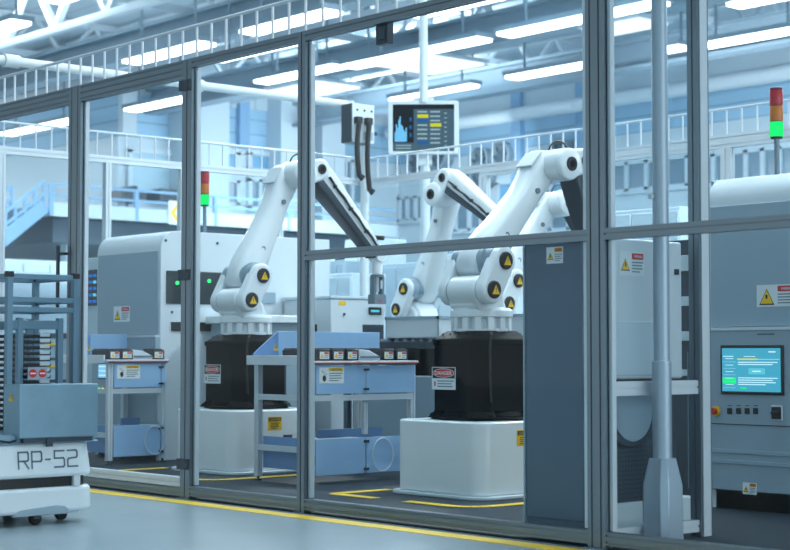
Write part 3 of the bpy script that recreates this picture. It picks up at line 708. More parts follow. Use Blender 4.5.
# ---------------------------------------------------------------- blue conveyor tables
def tablestn(loc,label,Dp=1.02):
    r=empty('conveyor_table',loc,0,label,'table','blue paneled feed tables')
    # local: x 0..-.66 (front right corner at origin), y 0..1.0 ; z
    W=.68
    tp=MB().box((-W,-.0,.855),(0,Dp,.885)); tp.build('tabletop',MGREY,r,bevel=.004)
    b=MB().box((-W-.02,-.045,.862),(.0,-.03,.925)); b.box((-W-.02,-.045,.855),(0,0,.868)); b.box((0.0,-.03,.868),(.02,Dp,.886))
    b.build('tray_lip',ALUW,r,bevel=.003)
    for x,y in((-.03,.03),(-W+.03,.03),(-.03,Dp-.03),(-W+.03,Dp-.03)):
        l=MB().slot((x,y,.04),(x,y,.855),.045,.045,1,1,up=(0,1,0)).build('leg',ALUW,r); 
        MB().lathe([(.03,.0065),(.03,.015),(.01,.02),(.01,.04)],n=12,c=(x,y)).build('foot',BLKM,l)
    # back board + sloped cheek
    b=MB().box((-W,.22,.9),(-W+.02,Dp+.2 if Dp>1 else Dp,1.105)); b.build('back_board',BLUE,r,bevel=.003)
    b=MB().prism([(-W,.886),(-W+.0,.93),(-W+.27,1.09),(-W+.3,1.09),(-W+.3,.886)],'y',0,0.012)
    b=MB().prism([(-.0+.0,.886),(.0,.94),(.22,1.105),(.24,1.105),(.24,.886)],'x',-W,-W+.014)
    ck=b.build('side_cheek',BLUED,r,bevel=.002)
    MB().box((.02,-.0,.868),(.0235,Dp,.8735)).build('red_edge_strip',RED,r)
    s=Sign(); s.M=faceM((-W+.0145,.2,.985),(1,0,0)); s.tri(0,0,.05,1,0); s.rect(-.003,-.01,.003,.012,2,1); s.build('warning_triangle',[YEL,STK],ck)
    b=MB().box((-W+.03,Dp-.014,.886),(-.1,Dp-.004,.94)); b.build('guide_panel',BLUE,r)
    # side panel facing +x
    pz0,pz1=.65,.852
    sp=MB(); sp.box((-.01,.06,pz0),(.0,.52,pz1)); sp.box((-.01,.525,pz0),(.0,Dp-.02,pz1)); sp=sp.build('side_panel',BLUE,r,bevel=.002)
    sign_caution((.001,.085,.725),(1,0,0),.225,.115,sp)
    b=MB()
    for z in(pz0+.03,pz1-.03): b.box((0,.5,z-.008),(.01,.545,z+.008))
    b.build('panel_hinge',BLKM,r)
    b=MB().slot((-.025,.05,.62),(-.025,Dp-.05,.62),.04,.04); b.slot((-W+.03,.03,.62),(-.05,.03,.62),.04,.04); b.slot((-W+.03,.03,.25),(-.05,.03,.25),.04,.04,mi=0); b.build('frame_rail',ALUW,r)
    # lower panels
    b=MB().box((-.015,.06,.07),(-.005,.52,.33)); b.box((-.015,.53,.07),(-.005,Dp-.02,.33)); b.build('lower_panel',BLUE,r,bevel=.002)
    b=MB().box((-.3,.3,.1),(-.28,Dp-.1,.38)); b.box((-W+.05,.06,.1),(-.08,.08,.33)); b.build('inner_panel',BLUED,r)
    b=MB()
    for z in(.1,.3): b.box((-.005,.505,z-.01),(.006,.55,z+.01))
    b.build('lower_hinge',BLKM,r)
    b=MB(); pts=[(.004,.0+min(.68,Dp-.13)+.1*math.sin(t*PI/12)*1.0,.2+.12*math.cos(t*PI/12)) for t in range(25)]; b.tube(pts,.004,n=6); b.build('hose_reflection',STW,r)  # white ring stands in for a hose reflected in the panel
    b=MB().slot((-.05,.55,.35),(-.05,.55,.58),.035,.035); b.box((-.4,.2,.3),(-.1,.6,.32)); b.build('inner_post',ALUW,r)
    return r
TA=tablestn((-9.05,7.12,0),'blue paneled feed table between the two robots, with a sloped blue cheek')
TB=tablestn((-11.80,7.14,0),'blue paneled feed table at the left, seen between the first and second fence posts',.59)
# small black battery modules on the tables
proto=None
MODC=[('first','second','third','fourth','fifth'),]
def module(loc,label,rz=0):
    global proto
    if proto is None:
        r=empty('battery_module',loc,rz,label,'battery','black battery modules on the feed tables')
        MB().box((-.09,-.058,0),(.09,.058,.082)).build('case',BLKM,r,bevel=.005)
        b=MB()
        for k in range(4): b.box((-.085+.045*k,-.045,.082),(-.06+.045*k,.045,.092))
        b.build('terminal_cover',mat('dark_maroon_plastic',(58,20,30),.4),r,bevel=.002)
        s=Sign(); s.M=faceM((.0905,-.042,.014),(1,0,0)); s.rect(0,0,.084,.052,0,0); s.tri(.02,.024,.034,1,2); s.rect(.04,.034,.08,.049,1,3); s.lines(.04,.004,.078,.03,2,1,5); s.build('side_label',SM,r)
        proto=r; return r
    return copy_tree(proto,loc,rz,label)
for (tx,ty),nm,fr_,rr_,tyv in(((-9.05,7.12),'on the middle feed table',(('nearest',.14),('second',.27),('third',.40),('fourth',.75),('farthest',.88)),(('nearest',.2),('second',.4),('third',.68),('farthest',.82)),.575),((-11.80,7.14),'on the left feed table',(('nearest',.07),('second',.19),('last',.505)),(('first',.2),('second',.4)),.35)):
    for w_,yv in fr_: module((tx-.1,ty+yv,.886),'black battery module with white label %s, %s in the front row'%(nm,w_))
    for w_,yv in rr_: module((tx-.42,ty+yv,.886),'black battery module %s, %s in the rear row'%(nm,w_))
    t=empty('carrier_tray',(tx-.09,ty+tyv,.886),0,'white sloped carrier tray '+nm+' between black modules','tray')
    MB().prism([(-.1,.0),(.1,.0),(.1,.03),(.0,.075),(-.1,.085)],'x',-.09,.07).build('tray_body',WHT2,t,bevel=.003)
    MB().box((.07,-.09,.02),(.078,.09,.034)).build('rim',MGREY,t)
# white pick machine with small display
def pixYspan(x0,x1,X): return onX(x0,340,X).y,onX(x1,340,X).y
r=empty('feeder_machine',(-11.3,9.55,0),0,'white feeder machine with a small dark display and yellow stickers below the left robot gripper','machine')
b=MB().box((-.7,-.42,0.0065),(0,.22,1.43)); b.build('body',WHT2,r,bevel=.012)
MB().box((-.71,-.43,1.43),(.01,.23,1.455)).build('top_edge',HALLW,r,bevel=.004)
d=MB().box((0,.02,1.29),(.012,.17,1.36)).build('display',BLKM,r,bevel=.003); MB().box((.012,.04,1.315),(.013,.14,1.335)).build('readout',SCC,d)
MB().box((0,-.33,1.37),(.002,-.25,1.41)).box((0,-.4,1.44),(.002,-.14,1.455)).build('yellow_sticker',YEL,r)
MB().cyl((0,-.27,1.29),(.01,-.27,1.29),.012,n=10).build('button',BLKM,r)
MB().box((0,-.05,.95),(.004,.2,1.2)).build('opening',DGREY,r)
MB().box((-.3,-.424,1.1),(-.2,-.42,1.2)).build('vent',BLKM,r)
# low bright bench behind robot 1
r=empty('white_bench',(-11.6,8.6,0),0,'low white bench with bright top right behind the left robot base','bench')
MB().box((-.4,-.35,1.2),(.35,.3,1.27)).build('benchtop',WHT,r,bevel=.01); MB().box((-.38,-.3,.0065),(.3,.25,1.2)).build('cabinet',GREYP,r,bevel=.006)
MB().box((.351,-.3,1.215),(.353,-.18,1.24)).build('yellow_sticker',YEL,r)
# back conveyor with grey-white bins
r=empty('back_conveyor',(-9.6,8.98,0),0,'dark conveyor line behind the table and the largest robot','conveyor')
MB().box((-1.2,-.2,.98),(1.5,.2,1.035)).build('belt_bed',DGREY,r,bevel=.004)
b=MB()
for k in range(26): b.cyl((-1.15+k*.103,-.19,1.04),(-1.15+k*.103,.19,1.04),.02,n=10)
b.build('rollers',MGREY,r)
for x in(-1.1,.2,1.4):
    for y in(-.15,.15): MB().slot((x,y,.0065),(x,y,.98),.05,.05,up=(0,1,0)).build('leg',ALU,r)
MB().box((-1.0,-.18,.06),(.1,.18,.75)).build('drive_cabinet',GREYP,r,bevel=.006)
MB().box((.3,-.18,.06),(1.35,.18,.82)).build('drive_cabinet',MGREY,r,bevel=.006)
def tote(px0,px1,label):
    p=onY(px0,330,8.8); q=onY(px1,330,8.8); hw_=(q.x-p.x)/2; r=empty('tote_bin',((p.x+q.x)/2,8.96,1.06),0,label,'bin','pale bins on the back conveyor')
    b=MB(); h=.175
    b.box((-hw_,-.16,0),(hw_,.16,.012))
    for s_ in(-1,1): b.box((s_*hw_,-.16,0),(s_*(hw_-.012),.16,h)); b.box((-hw_,s_*.16,0),(hw_,s_*.148,h))
    b.build('bin_body',WHT2,r,bevel=.004); c=MB(); 
    for s_ in(-1,1): c.box((-hw_-.008,s_*.168,h-.02),(hw_+.008,s_*.15,h+.004)); c.box((s_*(hw_+.008),-.168,h-.02),(s_*(hw_-.01),.168,h+.004))
    c.build('bin_rim',GREYP,r)
tote(386,438,'pale grey bin on the back conveyor, left of the largest robot base'); tote(508,545,'pale bin on the back conveyor, right of the largest robot base')
# ---------------------------------------------------------------- rounded machines
def machine(loc,w,dep,label,hmi=False,white_side=True):
    r=empty('processing_machine',loc,0,label,'machine','rounded grey and white processing machines')
    h=2.02; R=.16
    # body: rounded top front edge
    prof=[(0,.0),(0,h-R)]+[(R-R*math.cos(t*PI/16),h-R+R*math.sin(t*PI/16)) for t in range(1,9)]+[(dep,h),(dep,0)]
    b=MB().prism([(p[0],p[1]) for p in prof],'x',0,w); b.build('body',WHT2,r,bevel=.006)
    # front panels
    up=MB().box((.03,-.012,1.1),(w-.03,0,h-R-.02)).build('front_panel',GREYP,r,bevel=.005)
    lo=MB().box((.0,-.05,.12),(w,0,1.08)).build('lower_panel',GREYP,r,bevel=.006)
    MB().box((0,-.055,1.08),(w,0,1.098)).build('ledge',ALUW,r)
    MB().box((.05,-.0,.006),(w-.05,.2,.12)).build('plinth',BLKM,r)
    return r,up,lo
r,up,lo=machine((-13.1,7.8,0),1.07,1.9,'pale machine with rounded white top and dark window, at the left behind the feed table')
p=onY(115,320,7.8); sign_wide((p.x+13.1-.0,-.0125,onY(115,322,7.8).z),(0,-1,0),.27,.14,up)
for o_ in(): pass
# white side (+x) details on left machine
WX1=1.07
q=onX(190,290,-12.03)
wa=onX(166,287,-12.03); wb=onX(240,287,-12.03)
MB().box((1.07,wa.y-7.8,onX(180,304,-12.03).z),(1.08,wb.y-7.8,onX(180,271,-12.03).z)).build('dark_window',mat('dark_tinted_window',(30,44,52),.12),r,bevel=.003)
MB().box((1.07,onX(171,330,-12.03).y-7.8,onX(180,331,-12.03).z),(1.08,wb.y-7.8,onX(180,322,-12.03).z)).build('dark_slot',BLKM,r)
b=MB()
for y,z in((.12,1.3),(.12,1.2),(.05,1.93),(.6,1.93),(1.2,1.93)): b.cyl((1.07,y,z),(1.076,y,z),.012,n=10)
b.build('bolt',DGREY,r)
GRN=emis('green_indicator',(40,235,110),2.2)
for yy,zz in((onX(176,283,-12.03)),(onX(208,279,-12.03))) if False else ():
    pass
for px,py in((177,283),(183,286),(209,281)):
    q=onX(px,py,-12.02); MB().cyl((1.081,q.y-7.8,q.z),(1.088,q.y-7.8,q.z),.016,n=14).build('indicator_light',GRN,r)
MB().box((1.08,1.0,1.4),(1.085,1.25,1.5)).build('indicator_panel',GREYP,r,bevel=.002)
a=onY(99,379,7.75); c=onY(109,363,7.75); sc_=MB().box((a.x+13.1,-.062,a.z),(c.x+13.1,-.05,c.z)).build('touch_screen',BLKM,r,bevel=.003)
b=MB().box((a.x+13.11,-.064,a.z+.012),(c.x+13.09,-.062,c.z-.012),0)
for k in range(3): b.box((a.x+13.12,-.065,a.z+.03+k*.04),(c.x+13.1-.03,-.064,a.z+.04+k*.04),1)
b.build('screen_display',[emis('screen_pale_blue',(120,190,230),1.0),emis('screen_line',(200,235,245),1.0)],sc_)
for px,cc in((99.5,'g'),(103,'y'),(107,'y')):
    q=onY(px,389,7.75); MB().cyl((q.x+13.1,-.05,q.z),(q.x+13.1,-.06,q.z),.012,n=12).build('indicator_light',GRN if cc=='g' else emis('amber_indicator',(240,190,70),1.6),r)
r2,up,lo=machine((-6.22,8.0,0),2.3,1.9,'large grey machine with rounded top, touch screen and red-yellow stop button at the right edge',True)
MXo=V((-6.22,8.0,0))
def mf(px,py,off=-.05): q=onY(px,py,8.0+off); return q-MXo
q=mf(757,307,-.012); sign_wide((q.x,-.0125,q.z),(0,-1,0),.30,.13,up)
# HMI
a=mf(722,394); c=mf(784,345)
scr=MB().box((a.x,-.064,a.z),(c.x,-.05,c.z)).build('touch_screen',BLKM,r2,bevel=.004)
CY=emis('screen_cyan',(66,160,188),1.0); CY2=emis('screen_light',(190,235,245),1.0); CG=emis('screen_green',(30,220,130),1.1); CYY=emis('screen_yellow',(220,210,40),1.0); CY3=emis('screen_teal',(90,190,210),1.0)
s=Sign(); s.M=faceM((a.x+.015,-.0645,a.z+.018),(0,-1,0)); W=c.x-a.x-.03; H=c.z-a.z-.036
s.rect(0,0,W,H,0,0); s.rect(.02*W,.8*H,.2*W,.82*H,1,1); 
for k in range(5): s.rect(.02*W,(.08+.15*k)*H,.24*W,(.085+.15*k)*H,1,1); s.rect(.06*W,(.15+.15*k)*H,.2*W,(.165+.15*k)*H,1,1)
s.rect(.01*W,.18*H,.24*W,.32*H,1,2); s.rect(.27*W,.73*H,.62*W,.76*H,1,3); s.rect(.62*W,.74*H,.98*W,.75*H,1,1)
s.lines(.28*W,.6*H,.95*W,.7*H,2,1,1); s.rect(.46*W,.4*H,.74*W,.54*H,1,4); s.rect(.53*W,.455*H,.67*W,.485*H,2,1)
s.lines(.28*W,.14*H,.95*W,.34*H,4,1,1); s.rect(.32*W,.06*H,.42*W,.1*H,1,2); s.rect(.8*W,.9*H,.92*W,.93*H,1,1); s.rect(.38*W,.8*H,.58*W,.815*H,1,1)
s.build('screen_display',[CY,CY2,CG,CYY,CY3],scr)
# buttons
q=mf(716.5,411); eb=MB().cyl((q.x,-.05,q.z),(q.x,-.065,q.z),.03,n=24).build('stop_button',YEL,r2); MB().cyl((q.x,-.065,q.z),(q.x,-.095,q.z),.019,.022,n=24).build('red_knob',RED,eb,bevel=.003)
for x in(730,739,747.5,756):
    q=mf(x,411); k=MB().box((q.x-.016,-.06,q.z-.018),(q.x+.016,-.05,q.z+.018)).build('push_button',BLKM,r2,bevel=.003); MB().box((q.x-.014,-.052,q.z+.03),(q.x+.014,-.05,q.z+.034)).build('button_mark',STK,k)
q=mf(777.5,413); k=MB().box((q.x-.04,-.06,q.z-.045),(q.x+.04,-.05,q.z+.045)).build('selector_switch',ALUW,r2,bevel=.006)
MB().box((q.x-.033,-.066,q.z-.036),(q.x+.033,-.06,q.z+.036)).box((q.x-.025,-.085,q.z-.009),(q.x+.025,-.066,q.z+.009)).build('switch_lever',BLKM,k,bevel=.003)
z=mf(750,425).z; b=MB().box((0.02,-.053,z-.003),(2.28,-.05,z+.003)); b.build('panel_seam',DGREY,r2)
z=mf(750,463).z; b=MB().box((0.05,-.057,z-.012),(2.2,-.05,z+.012)); b.box((.05,-.057,z+.05),(2.2,-.05,z+.075)); b.build('pressed_rib',GREYP,r2,bevel=.003)
q=mf(743,494); sign_wide((q.x,-.0505,q.z),(0,-1,0),.1,.07,lo,head=4)
q=mf(757,333,-.055); MB().box((q.x,-.056,q.z-.01),(q.x+.12,-.05,q.z-.004)).build('name_slot',BLKM,r2)
# signal towers
def tower(loc,base,label):
    r=empty('signal_tower',loc,0,label,'signal light','three colour signal towers')
    b=MB().cyl((0,0,0),(0,0,base),.017,n=16); b.lathe([(.045,0),(.045,.012),(.02,.02)],n=20); b.build('pole',MGREY,r)
    z=base
    MB().lathe([(.034,z-.012),(.04,z)],n=24).build('collar',BLKM,r); 
    for nm,mt in(('green_lamp',emis('green_lamp_glow',(20,225,110),1.15)),('amber_lamp',mat('amber_lens',(176,100,30),.3,emit=.05)),('red_lamp',mat('red_lens',(160,28,44),.3,emit=.05))):
        MB().lathe([(.04,z),(.042,z+.01),(.042,z+.088),(.04,z+.095)],n=24).build(nm,mt,r); MB().lathe([(.037,z+.095),(.037,z+.1)],n=24).build('ring',BLKM,r) if 0 else None; z+=.1
        MB().lathe([(.038,z-.006),(.038,z)],n=24).build('divider_ring',BLKM,r)
    MB().lathe([(.042,z),(.04,z+.01),(.02,z+.015)],n=24).build('cap',mat('dark_red_cap',(110,24,34),.4),r)
    return r
p=onZ(204.5,233,2.02); 
p=onX(204.5,232,-12.35); tower((-12.35,p.y,2.02),onX(204.5,205,-12.35).z-2.02,'red amber green signal tower on the left machine, green lit')
q=onY(777,172,8.5); tower((q.x,8.5,2.02),onY(777,137,8.5).z-2.02,'red amber green signal tower on the right machine, green lit')
# ---------------------------------------------------------------- slate cabinet behind the fence
a=onY(526,400,6.08); c=onY(586,400,6.08); zt=onY(526,238,6.08).z
r=empty('electrical_cabinet',((a.x+c.x)/2,6.08,0),0,'tall slate grey electrical cabinet left of the thick post','cabinet'); hw_=(c.x-a.x)/2
bd=MB().box((-hw_,0,.0065),(hw_,.13,zt)).build('body',GREYD,r,bevel=.006)
MB().box((-hw_+.01,-.012,.1),(hw_-.01,0,zt-.01)).build('door',GREYD,r,bevel=.004)
MB().box((-hw_-.004,-.016,.05),(-hw_+.006,.0,zt)).build('edge_seal',GREYP,r)
q=onY(547,264,6.07); sign_wide((q.x-(a.x+c.x)/2,-.0125,q.z),(0,-1,0),.115,.085,bd,head=4)
# ---------------------------------------------------------------- round pipe with shoe
p=onY(662,400,6.3)
r=empty('support_column',(p.x,6.3,0),0,'thick round grey pipe with angular metal foot right of the thick post','column')
MB().lathe([(.04,.3),(.04,3.6)],n=32).build('pipe',mat('brushed_pipe_steel',(158,174,188),.38,.4),r); zc=onY(662,362,6.3).z
MB().lathe([(.048,.3),(.048,zc),(.043,zc+.006)],n=32).build('sleeve',MATS['brushed_pipe_steel'],r)
z1=onY(662,458,6.3).z; z2=onY(662,484,6.3).z
b=MB(); oc=lambda h,c:[(h,-h+c),(h,h-c),(h-c,h),(-h+c,h),(-h,h-c),(-h,-h+c),(-h+c,-h),(h-c,-h)]
b.loft([[(x,y,.006) for x,y in oc(.085,.03)],[(x,y,z2) for x,y in oc(.082,.03)],[(x,y,z1) for x,y in oc(.056,.02)]]); b.build('foot',MATS['brushed_pipe_steel'],r,bevel=.003)
b=MB(); q=onY(657,196,6.25); b.cyl((-.02,-.04,q.z),(-.02,-.06,q.z),.014,n=12); b.build('bolt',WHT2,r)
# ---------------------------------------------------------------- pale loader machine behind the return fence
X0=-5.56; a=onX(607,300,X0); c=onX(682,300,X0); zt=onX(645,240,X0).z; zl=onX(640,379,X0).z; ya,yc=a.y,c.y; cy_=(ya+yc)/2; hl=(yc-ya)/2
r=empty('loader_machine',(X0,cy_,0),0,'pale grey loader machine with electric warning label and round chute behind the return fence','machine')
bd=MB().box((-.3,-hl,zl),(0,hl,zt)).build('upper_body',WHT2,r,bevel=.01)
q=onX(619,275,X0); sign_wide((.001,q.y-cy_,q.z),(1,0,0),.2,.125,bd)
MB().box((0,-hl+.03,zl+.02),(.006,hl-.12,zl+.3)).build('front_cover',HALLW,r,bevel=.004)
q=onX(676,272,X0); MB().box((0,q.y-cy_-.015,q.z-.015),(.01,q.y-cy_+.015,q.z+.015)).build('latch',BLKM,r)
MB().box((-.3,-hl,.0065),(0,hl+.12,.17)).build('base',WHT2,r,bevel=.006)
PERF=mat('perforated_steel',(60,74,86),.4,.3)
nt=PERF.node_tree; vr=nt.nodes.new('ShaderNodeTexVoronoi'); vr.inputs['Scale'].default_value=42; vr.inputs['Randomness'].default_value=0
tcn=nt.nodes.new('ShaderNodeTexCoord'); nt.links.new(tcn.outputs['Object'],vr.inputs['Vector'])
gt=nt.nodes.new('ShaderNodeMapRange'); gt.inputs['From Min'].default_value=.25; gt.inputs['From Max'].default_value=.35; gt.inputs['To Min'].default_value=.35; nt.links.new(vr.outputs['Distance'],gt.inputs['Value'])
bb=nt.nodes['Principled BSDF']; old=bb.inputs['Base Color'].links[0].from_socket; vm=nt.nodes.new('ShaderNodeVectorMath'); vm.operation='SCALE'; nt.links.new(old,vm.inputs[0]); nt.links.new(gt.outputs[0],vm.inputs['Scale']); nt.links.new(vm.outputs[0],bb.inputs['Base Color'])
yp=onX(652,460,X0).y-cy_
MB().box((-.28,-hl,.17),(-.02,yp,zl)).build('lower_body',PERF,r)
MB().box((-.28,yp,.17),(-.05,hl,zl)).build('side_housing',DGREY,r)
q=onX(628,441,X0); cyy=q.y-cy_; cz=q.z+.15; c2=onX(649,441,X0).y-cy_-cyy
ch=lambda rr,x:[(x,cyy+rr*math.cos(t),cz+rr*math.sin(t)) for t in [PI+PI*k/16 for k in range(17)]]+[(x,cyy+rr,zl-.02),(x,cyy-rr,zl-.02)]
MB().loft([ch(c2+.02,-.02),ch(c2+.02,.03)]).build('chute_frame',DGREY,r,bevel=.01); MB().loft([ch(c2-.015,.03),ch(c2-.015,.04)]).build('chute_door',GREYP,r,bevel=.006)
for y in(-.22,.05): MB().box((-.05,y-.03,zl-.03),(.02,y+.03,zl)).build('bracket',BLKM,r)
# narrow cabinet seen in the gap
r=empty('cable_cabinet',(-6.48,8.12,0),0,'narrow dark grey cable cabinet between the loader machine and the inner post','cabinet')
MB().box((-.22,0,.0065),(.2,.45,1.66)).build('body',DGREY,r,bevel=.006)
b=MB()
for z0_,z1_ in((1.46,1.56),(1.24,1.3),(1.02,1.08),(.8,.84)): b.box((-.2,-.03,z0_),(.19,0,z1_))
b.build('module',WHT2,r,bevel=.004)
MB().slot((0.05,-.03,.1),(0.05,-.03,.95),.03,.03,up=(0,1,0)).build('conduit',MGREY,r)
# ---------------------------------------------------------------- corner pole, junction box, pipe
BXD=17.4
pc=V((LX+.09,BY-.09,0))
tag(MB().lathe([(.04,2.0),(.04,3.45),(.03,3.5)],n=24,c=(pc.x,pc.y)).lathe([(.045,.0065),(.045,2.0)],n=24,c=(pc.x,pc.y)).build('utility_pole',WHT2,loc=(pc.x,pc.y,0)),'white vertical pole at the back left corner of the cell, behind the left robot forearm','pole')
jt=onX(350,109,LX).z; jb=onX(350,147,LX).z
r=empty('junction_box',(pc.x+.2,pc.y-.2,jb),0,'grey junction box with two black cables hanging high on the corner pole','electrical box')
HH=jt-jb; fw_=.3
bx=MB().box((-.12,-.19,0),(.06,.11,HH)).box((-.19,.02,HH*.3),(-.1,.3,HH*.4)).build('housing',DGREY,r,bevel=.006)  # dark colour stands in for shade on the front side, cover for the lit side
MB().box((.06,-.19,0),(.075,.11,HH)).build('cover',WHT2,r,bevel=.004)
MB().box((.075,-.04,.03),(.08,.09,.12)).build('nameplate',GREYP,r)
b=MB()
for y in(-.13,-.03,.07): b.cyl((.075,y,HH-.07),(.082,y,HH-.07),.012,n=10)
b.build('screw',BLKM,r)
for y,l in((-.14,-.36),(-.0,-.5)):
    cb=MB(); cb.box((.076,y-.035,HH-.22),(.14,y+.035,HH-.15)); z=HH-.2
    pts=[(.12,y,z),(.13,y-.01,z-.2),(.14,y-.05,-.05),(.15,y-.02,-.1+l*.4),(.14,y+.04,l)]
    pts=[(.125,y-.03*math.sin(k/10*PI),z+(l-z)*k/10) for k in range(11)]+[(.125,y+.03,l-.03),(.125,y+.05,l)]
    cb.tube(pts,.028,n=10); cb.build('cable',BLKM,r)
pz_=3.6
tag(MB().cyl((LX+.12,1.0,pz_),(LX+.12,BY-.3,pz_),.043,n=24).cyl((LX+.12,8.95,pz_),(LX+.12,9.12,pz_),.062,n=24).cyl((LX+.12,6.95,pz_),(LX+.12,7.1,pz_),.06,n=24).cyl((LX+.12,BY-.32,pz_+.043),(LX+.12,BY-.32,jt-.0),.05,n=20).build('overhead_pipe',WHT2,loc=(LX+.12,9,pz_)),'white overhead pipe running level to the junction box','pipe')
# ---------------------------------------------------------------- hanging display
c=atD(423.5,127.5,19.0); face=(CAMP-c); face.z=0; face.normalize()
rz=math.atan2(face.y,face.x)+PI/2
r=empty('hanging_display',c,rz,'white framed monitor with charts hanging from the ceiling behind the back fence','monitor')
W=71*19/F; H=54*19/F
fr_=MB().prism(rrect(W/2,H/2,.03,4),'y',-.02,.05).build('frame',WHT2,r,bevel=.006)
SD=emis('screen_dark',(66,94,110),1.0); SB=emis('screen_blue',(110,190,235),1.1); SY=emis('screen_lime',(196,200,40),1.0); SW=emis('screen_text',(150,180,190),1.0); SK=emis('screen_black',(24,34,44),.9); SBB=emis('screen_deep_blue',(30,90,150),1.0)
s=Sign(); s.M=faceM((-W/2+.055,-.021,-H/2+.035),(0,-1,0)); w=W-.11; h=H-.08
s.rect(0,0,w,h,0,0); s.rect(0,.18*h,.34*w,.9*h,1,4); s.rect(0,.9*h,w,h,1,4)
for k,v in enumerate((.35,.62,.5,.78,.9,.6,.55,.42,.36,.5)): s.rect((.03+.02*k)*w,.2*h,(.048+.02*k)*w,(.2+.6*v)*h,2,1)
for k in range(3): s.rect(.27*w,(.3+.17*k)*h,.31*w,(.38+.17*k)*h,2,5)
for j in range(2):
    for k in range(8):
        mi=2 if (j,k) in((0,6),(1,4)) else 5 if (k+j)%5==0 else 3
        u=(.4+.21*j)*w; v=(.14+.095*k)*h
        if mi==3: s.rect(u,v+.02*h,u+.16*w,v+.05*h,1,3)
        else: s.rect(u,v,u+.18*w,v+.075*h,1,mi)
for k in range(8): s.rect(.84*w,(.1+.1*k)*h,(.88+.06*((k*3)%3)/2)*w,(.12+.1*k)*h,1,3)
for k in range(2): s.rect(.05*w,(.05+.06*k)*h,.3*w,(.07+.06*k)*h,1,3)
s.build('screen',[SD,SB,SY,SW,SK,SBB],r)
MB().lathe([(.05,H/2-.02),(.05,9.5-c.z)],n=20).box((-.12,0,H/2-.05),(.12,.1,H/2+.04)).build('drop_pole',WHT2,r)
MB().lathe([(.06,-c.z),(.06,-H/2-.1)],n=20,c=(.02,.12)).box((-.06,.05,-H/2-.12),(.1,.16,H/2-.1)).build('rear_pole',WHT2,r)
# ---------------------------------------------------------------- mobile robot
AX=-8.0
r=empty('transport_robot',(AX,4.3,0),0,'white wheeled transport robot marked RP-52 in the lower left outside the fence','mobile robot')
def lp(px,py): q=onX(px,py,AX); return q.y-4.3,q.z
L0=-.56; L1=.49; Wd=.78
def shell(z0,z1,in0,in1,name,mt,bev=.012):
    rings=[]
    for t in range(5):
        f=t/4; z=z0+(z1-z0)*f; i=in0+(in1-in0)*f
        rings.append([(x,y,z) for x,y in rrect(Wd/2-i,(L1-L0)/2-i,.13,8,cx=-Wd/2,cy=(L0+L1)/2)])
    return MB().loft(rings).build(name,mt,r,bevel=bev,seg=3)
shell(.065,.205,.0,.004,'lower_shell',AMRW,.02); shell(.205,.26,.03,.03,'sensor_band',BLKM,.002); shell(.26,.445,.0,.02,'upper_shell',AMRW,.02)
MB().box((-.012,.28,.06),(.004,.36,.07)).build('wheel_arch',GREYP,r)
b=MB().prism([(-.05,.055),(-.01,.088),(.04,.094),(.22,.106),(.27,.1),(.3,.08),(.31,.055)],'x',-.03,.001); b.build('skirt_recess_shade',GREYP,r,bevel=.004)  # grey patch stands in for the shadow in the skirt recess
for x,y in((-.06,.12),(-.06,-.38),(-.2,.36),(-Wd+.08,.3),(-Wd+.08,-.4),(-.13,-.1)):
    w_=MB().cyl((x-.018,y,.034),(x+.018,y,.034),.034,n=20).build('wheel',RUB,r,bevel=.004); MB().box((x-.03,y-.02,.034),(x-.02,y+.02,.09)).box((x+.02,y-.02,.034),(x+.03,y+.02,.09)).build('fork',DGREY,w_)
MB().box((-.05,.33,.205),(-.005,.37,.262)).build('corner_support',ALUW,r)
# RP-52 drawn letters
y0_,zb_=lp(19,474); y1_,zt_=lp(78,451)
lt=Sign(); lh=.1; lw=.075
zb_=.315; ys_=y0_
def stroke(mb,pts,w,x):
    for a,c in zip(pts[:-1],pts[1:]):
        a=V(a);c=V(c); d=(c-a).normalized(); n_=V((-d.y,d.x))*w/2; a2=a-d*w/2; c2=c+d*w/2
        mb.add([(x,p.x,p.y) for p in(a2-n_,c2-n_,c2+n_,a2+n_)],[(0,1,2,3)],0 if w>.008 else 1)
glyph={'R':[[(0,0),(0,1),(.9,1),(1,.9),(1,.55),(.9,.45),(0.05,.45)],[(.55,.45),(1,0)]],'P':[[(0,0),(0,1),(.9,1),(1,.9),(1,.5),(.9,.4),(.05,.4)]],'-':[[(0.1,.5),(.8,.5)]],
 '5':[[(1,1),(0,1),(0,.55),(.9,.55),(1,.45),(1,.1),(.9,0),(0,0)]],'2':[[(0,1),(.9,1),(1,.9),(1,.65),(.9,.55),(.1,.5),(0,.4),(0,0),(1,0)]]}
tot=y1_-y0_; cw=tot/(4+.6+4*.36); u=y0_; letters=MB()
tl=lambda z:.0-(.02*(z-.26)/.185)+.0015
for ch_ in 'RP-52':
    ww=cw*(.6 if ch_=='-' else 1)
    for st_ in glyph[ch_]:
        pp=[(u+p[0]*ww,zb_+p[1]*lh*.88) for p in st_]
        stroke(letters,pp,.0095,.0)
    u+=ww+cw*.36
letters.v=[V((p.x+tl(p.z)+.001,p.y,p.z)) for p in letters.v]
letters.build('lettering',[mat('grey_lettering',(92,108,122),.5),AMRW],r)
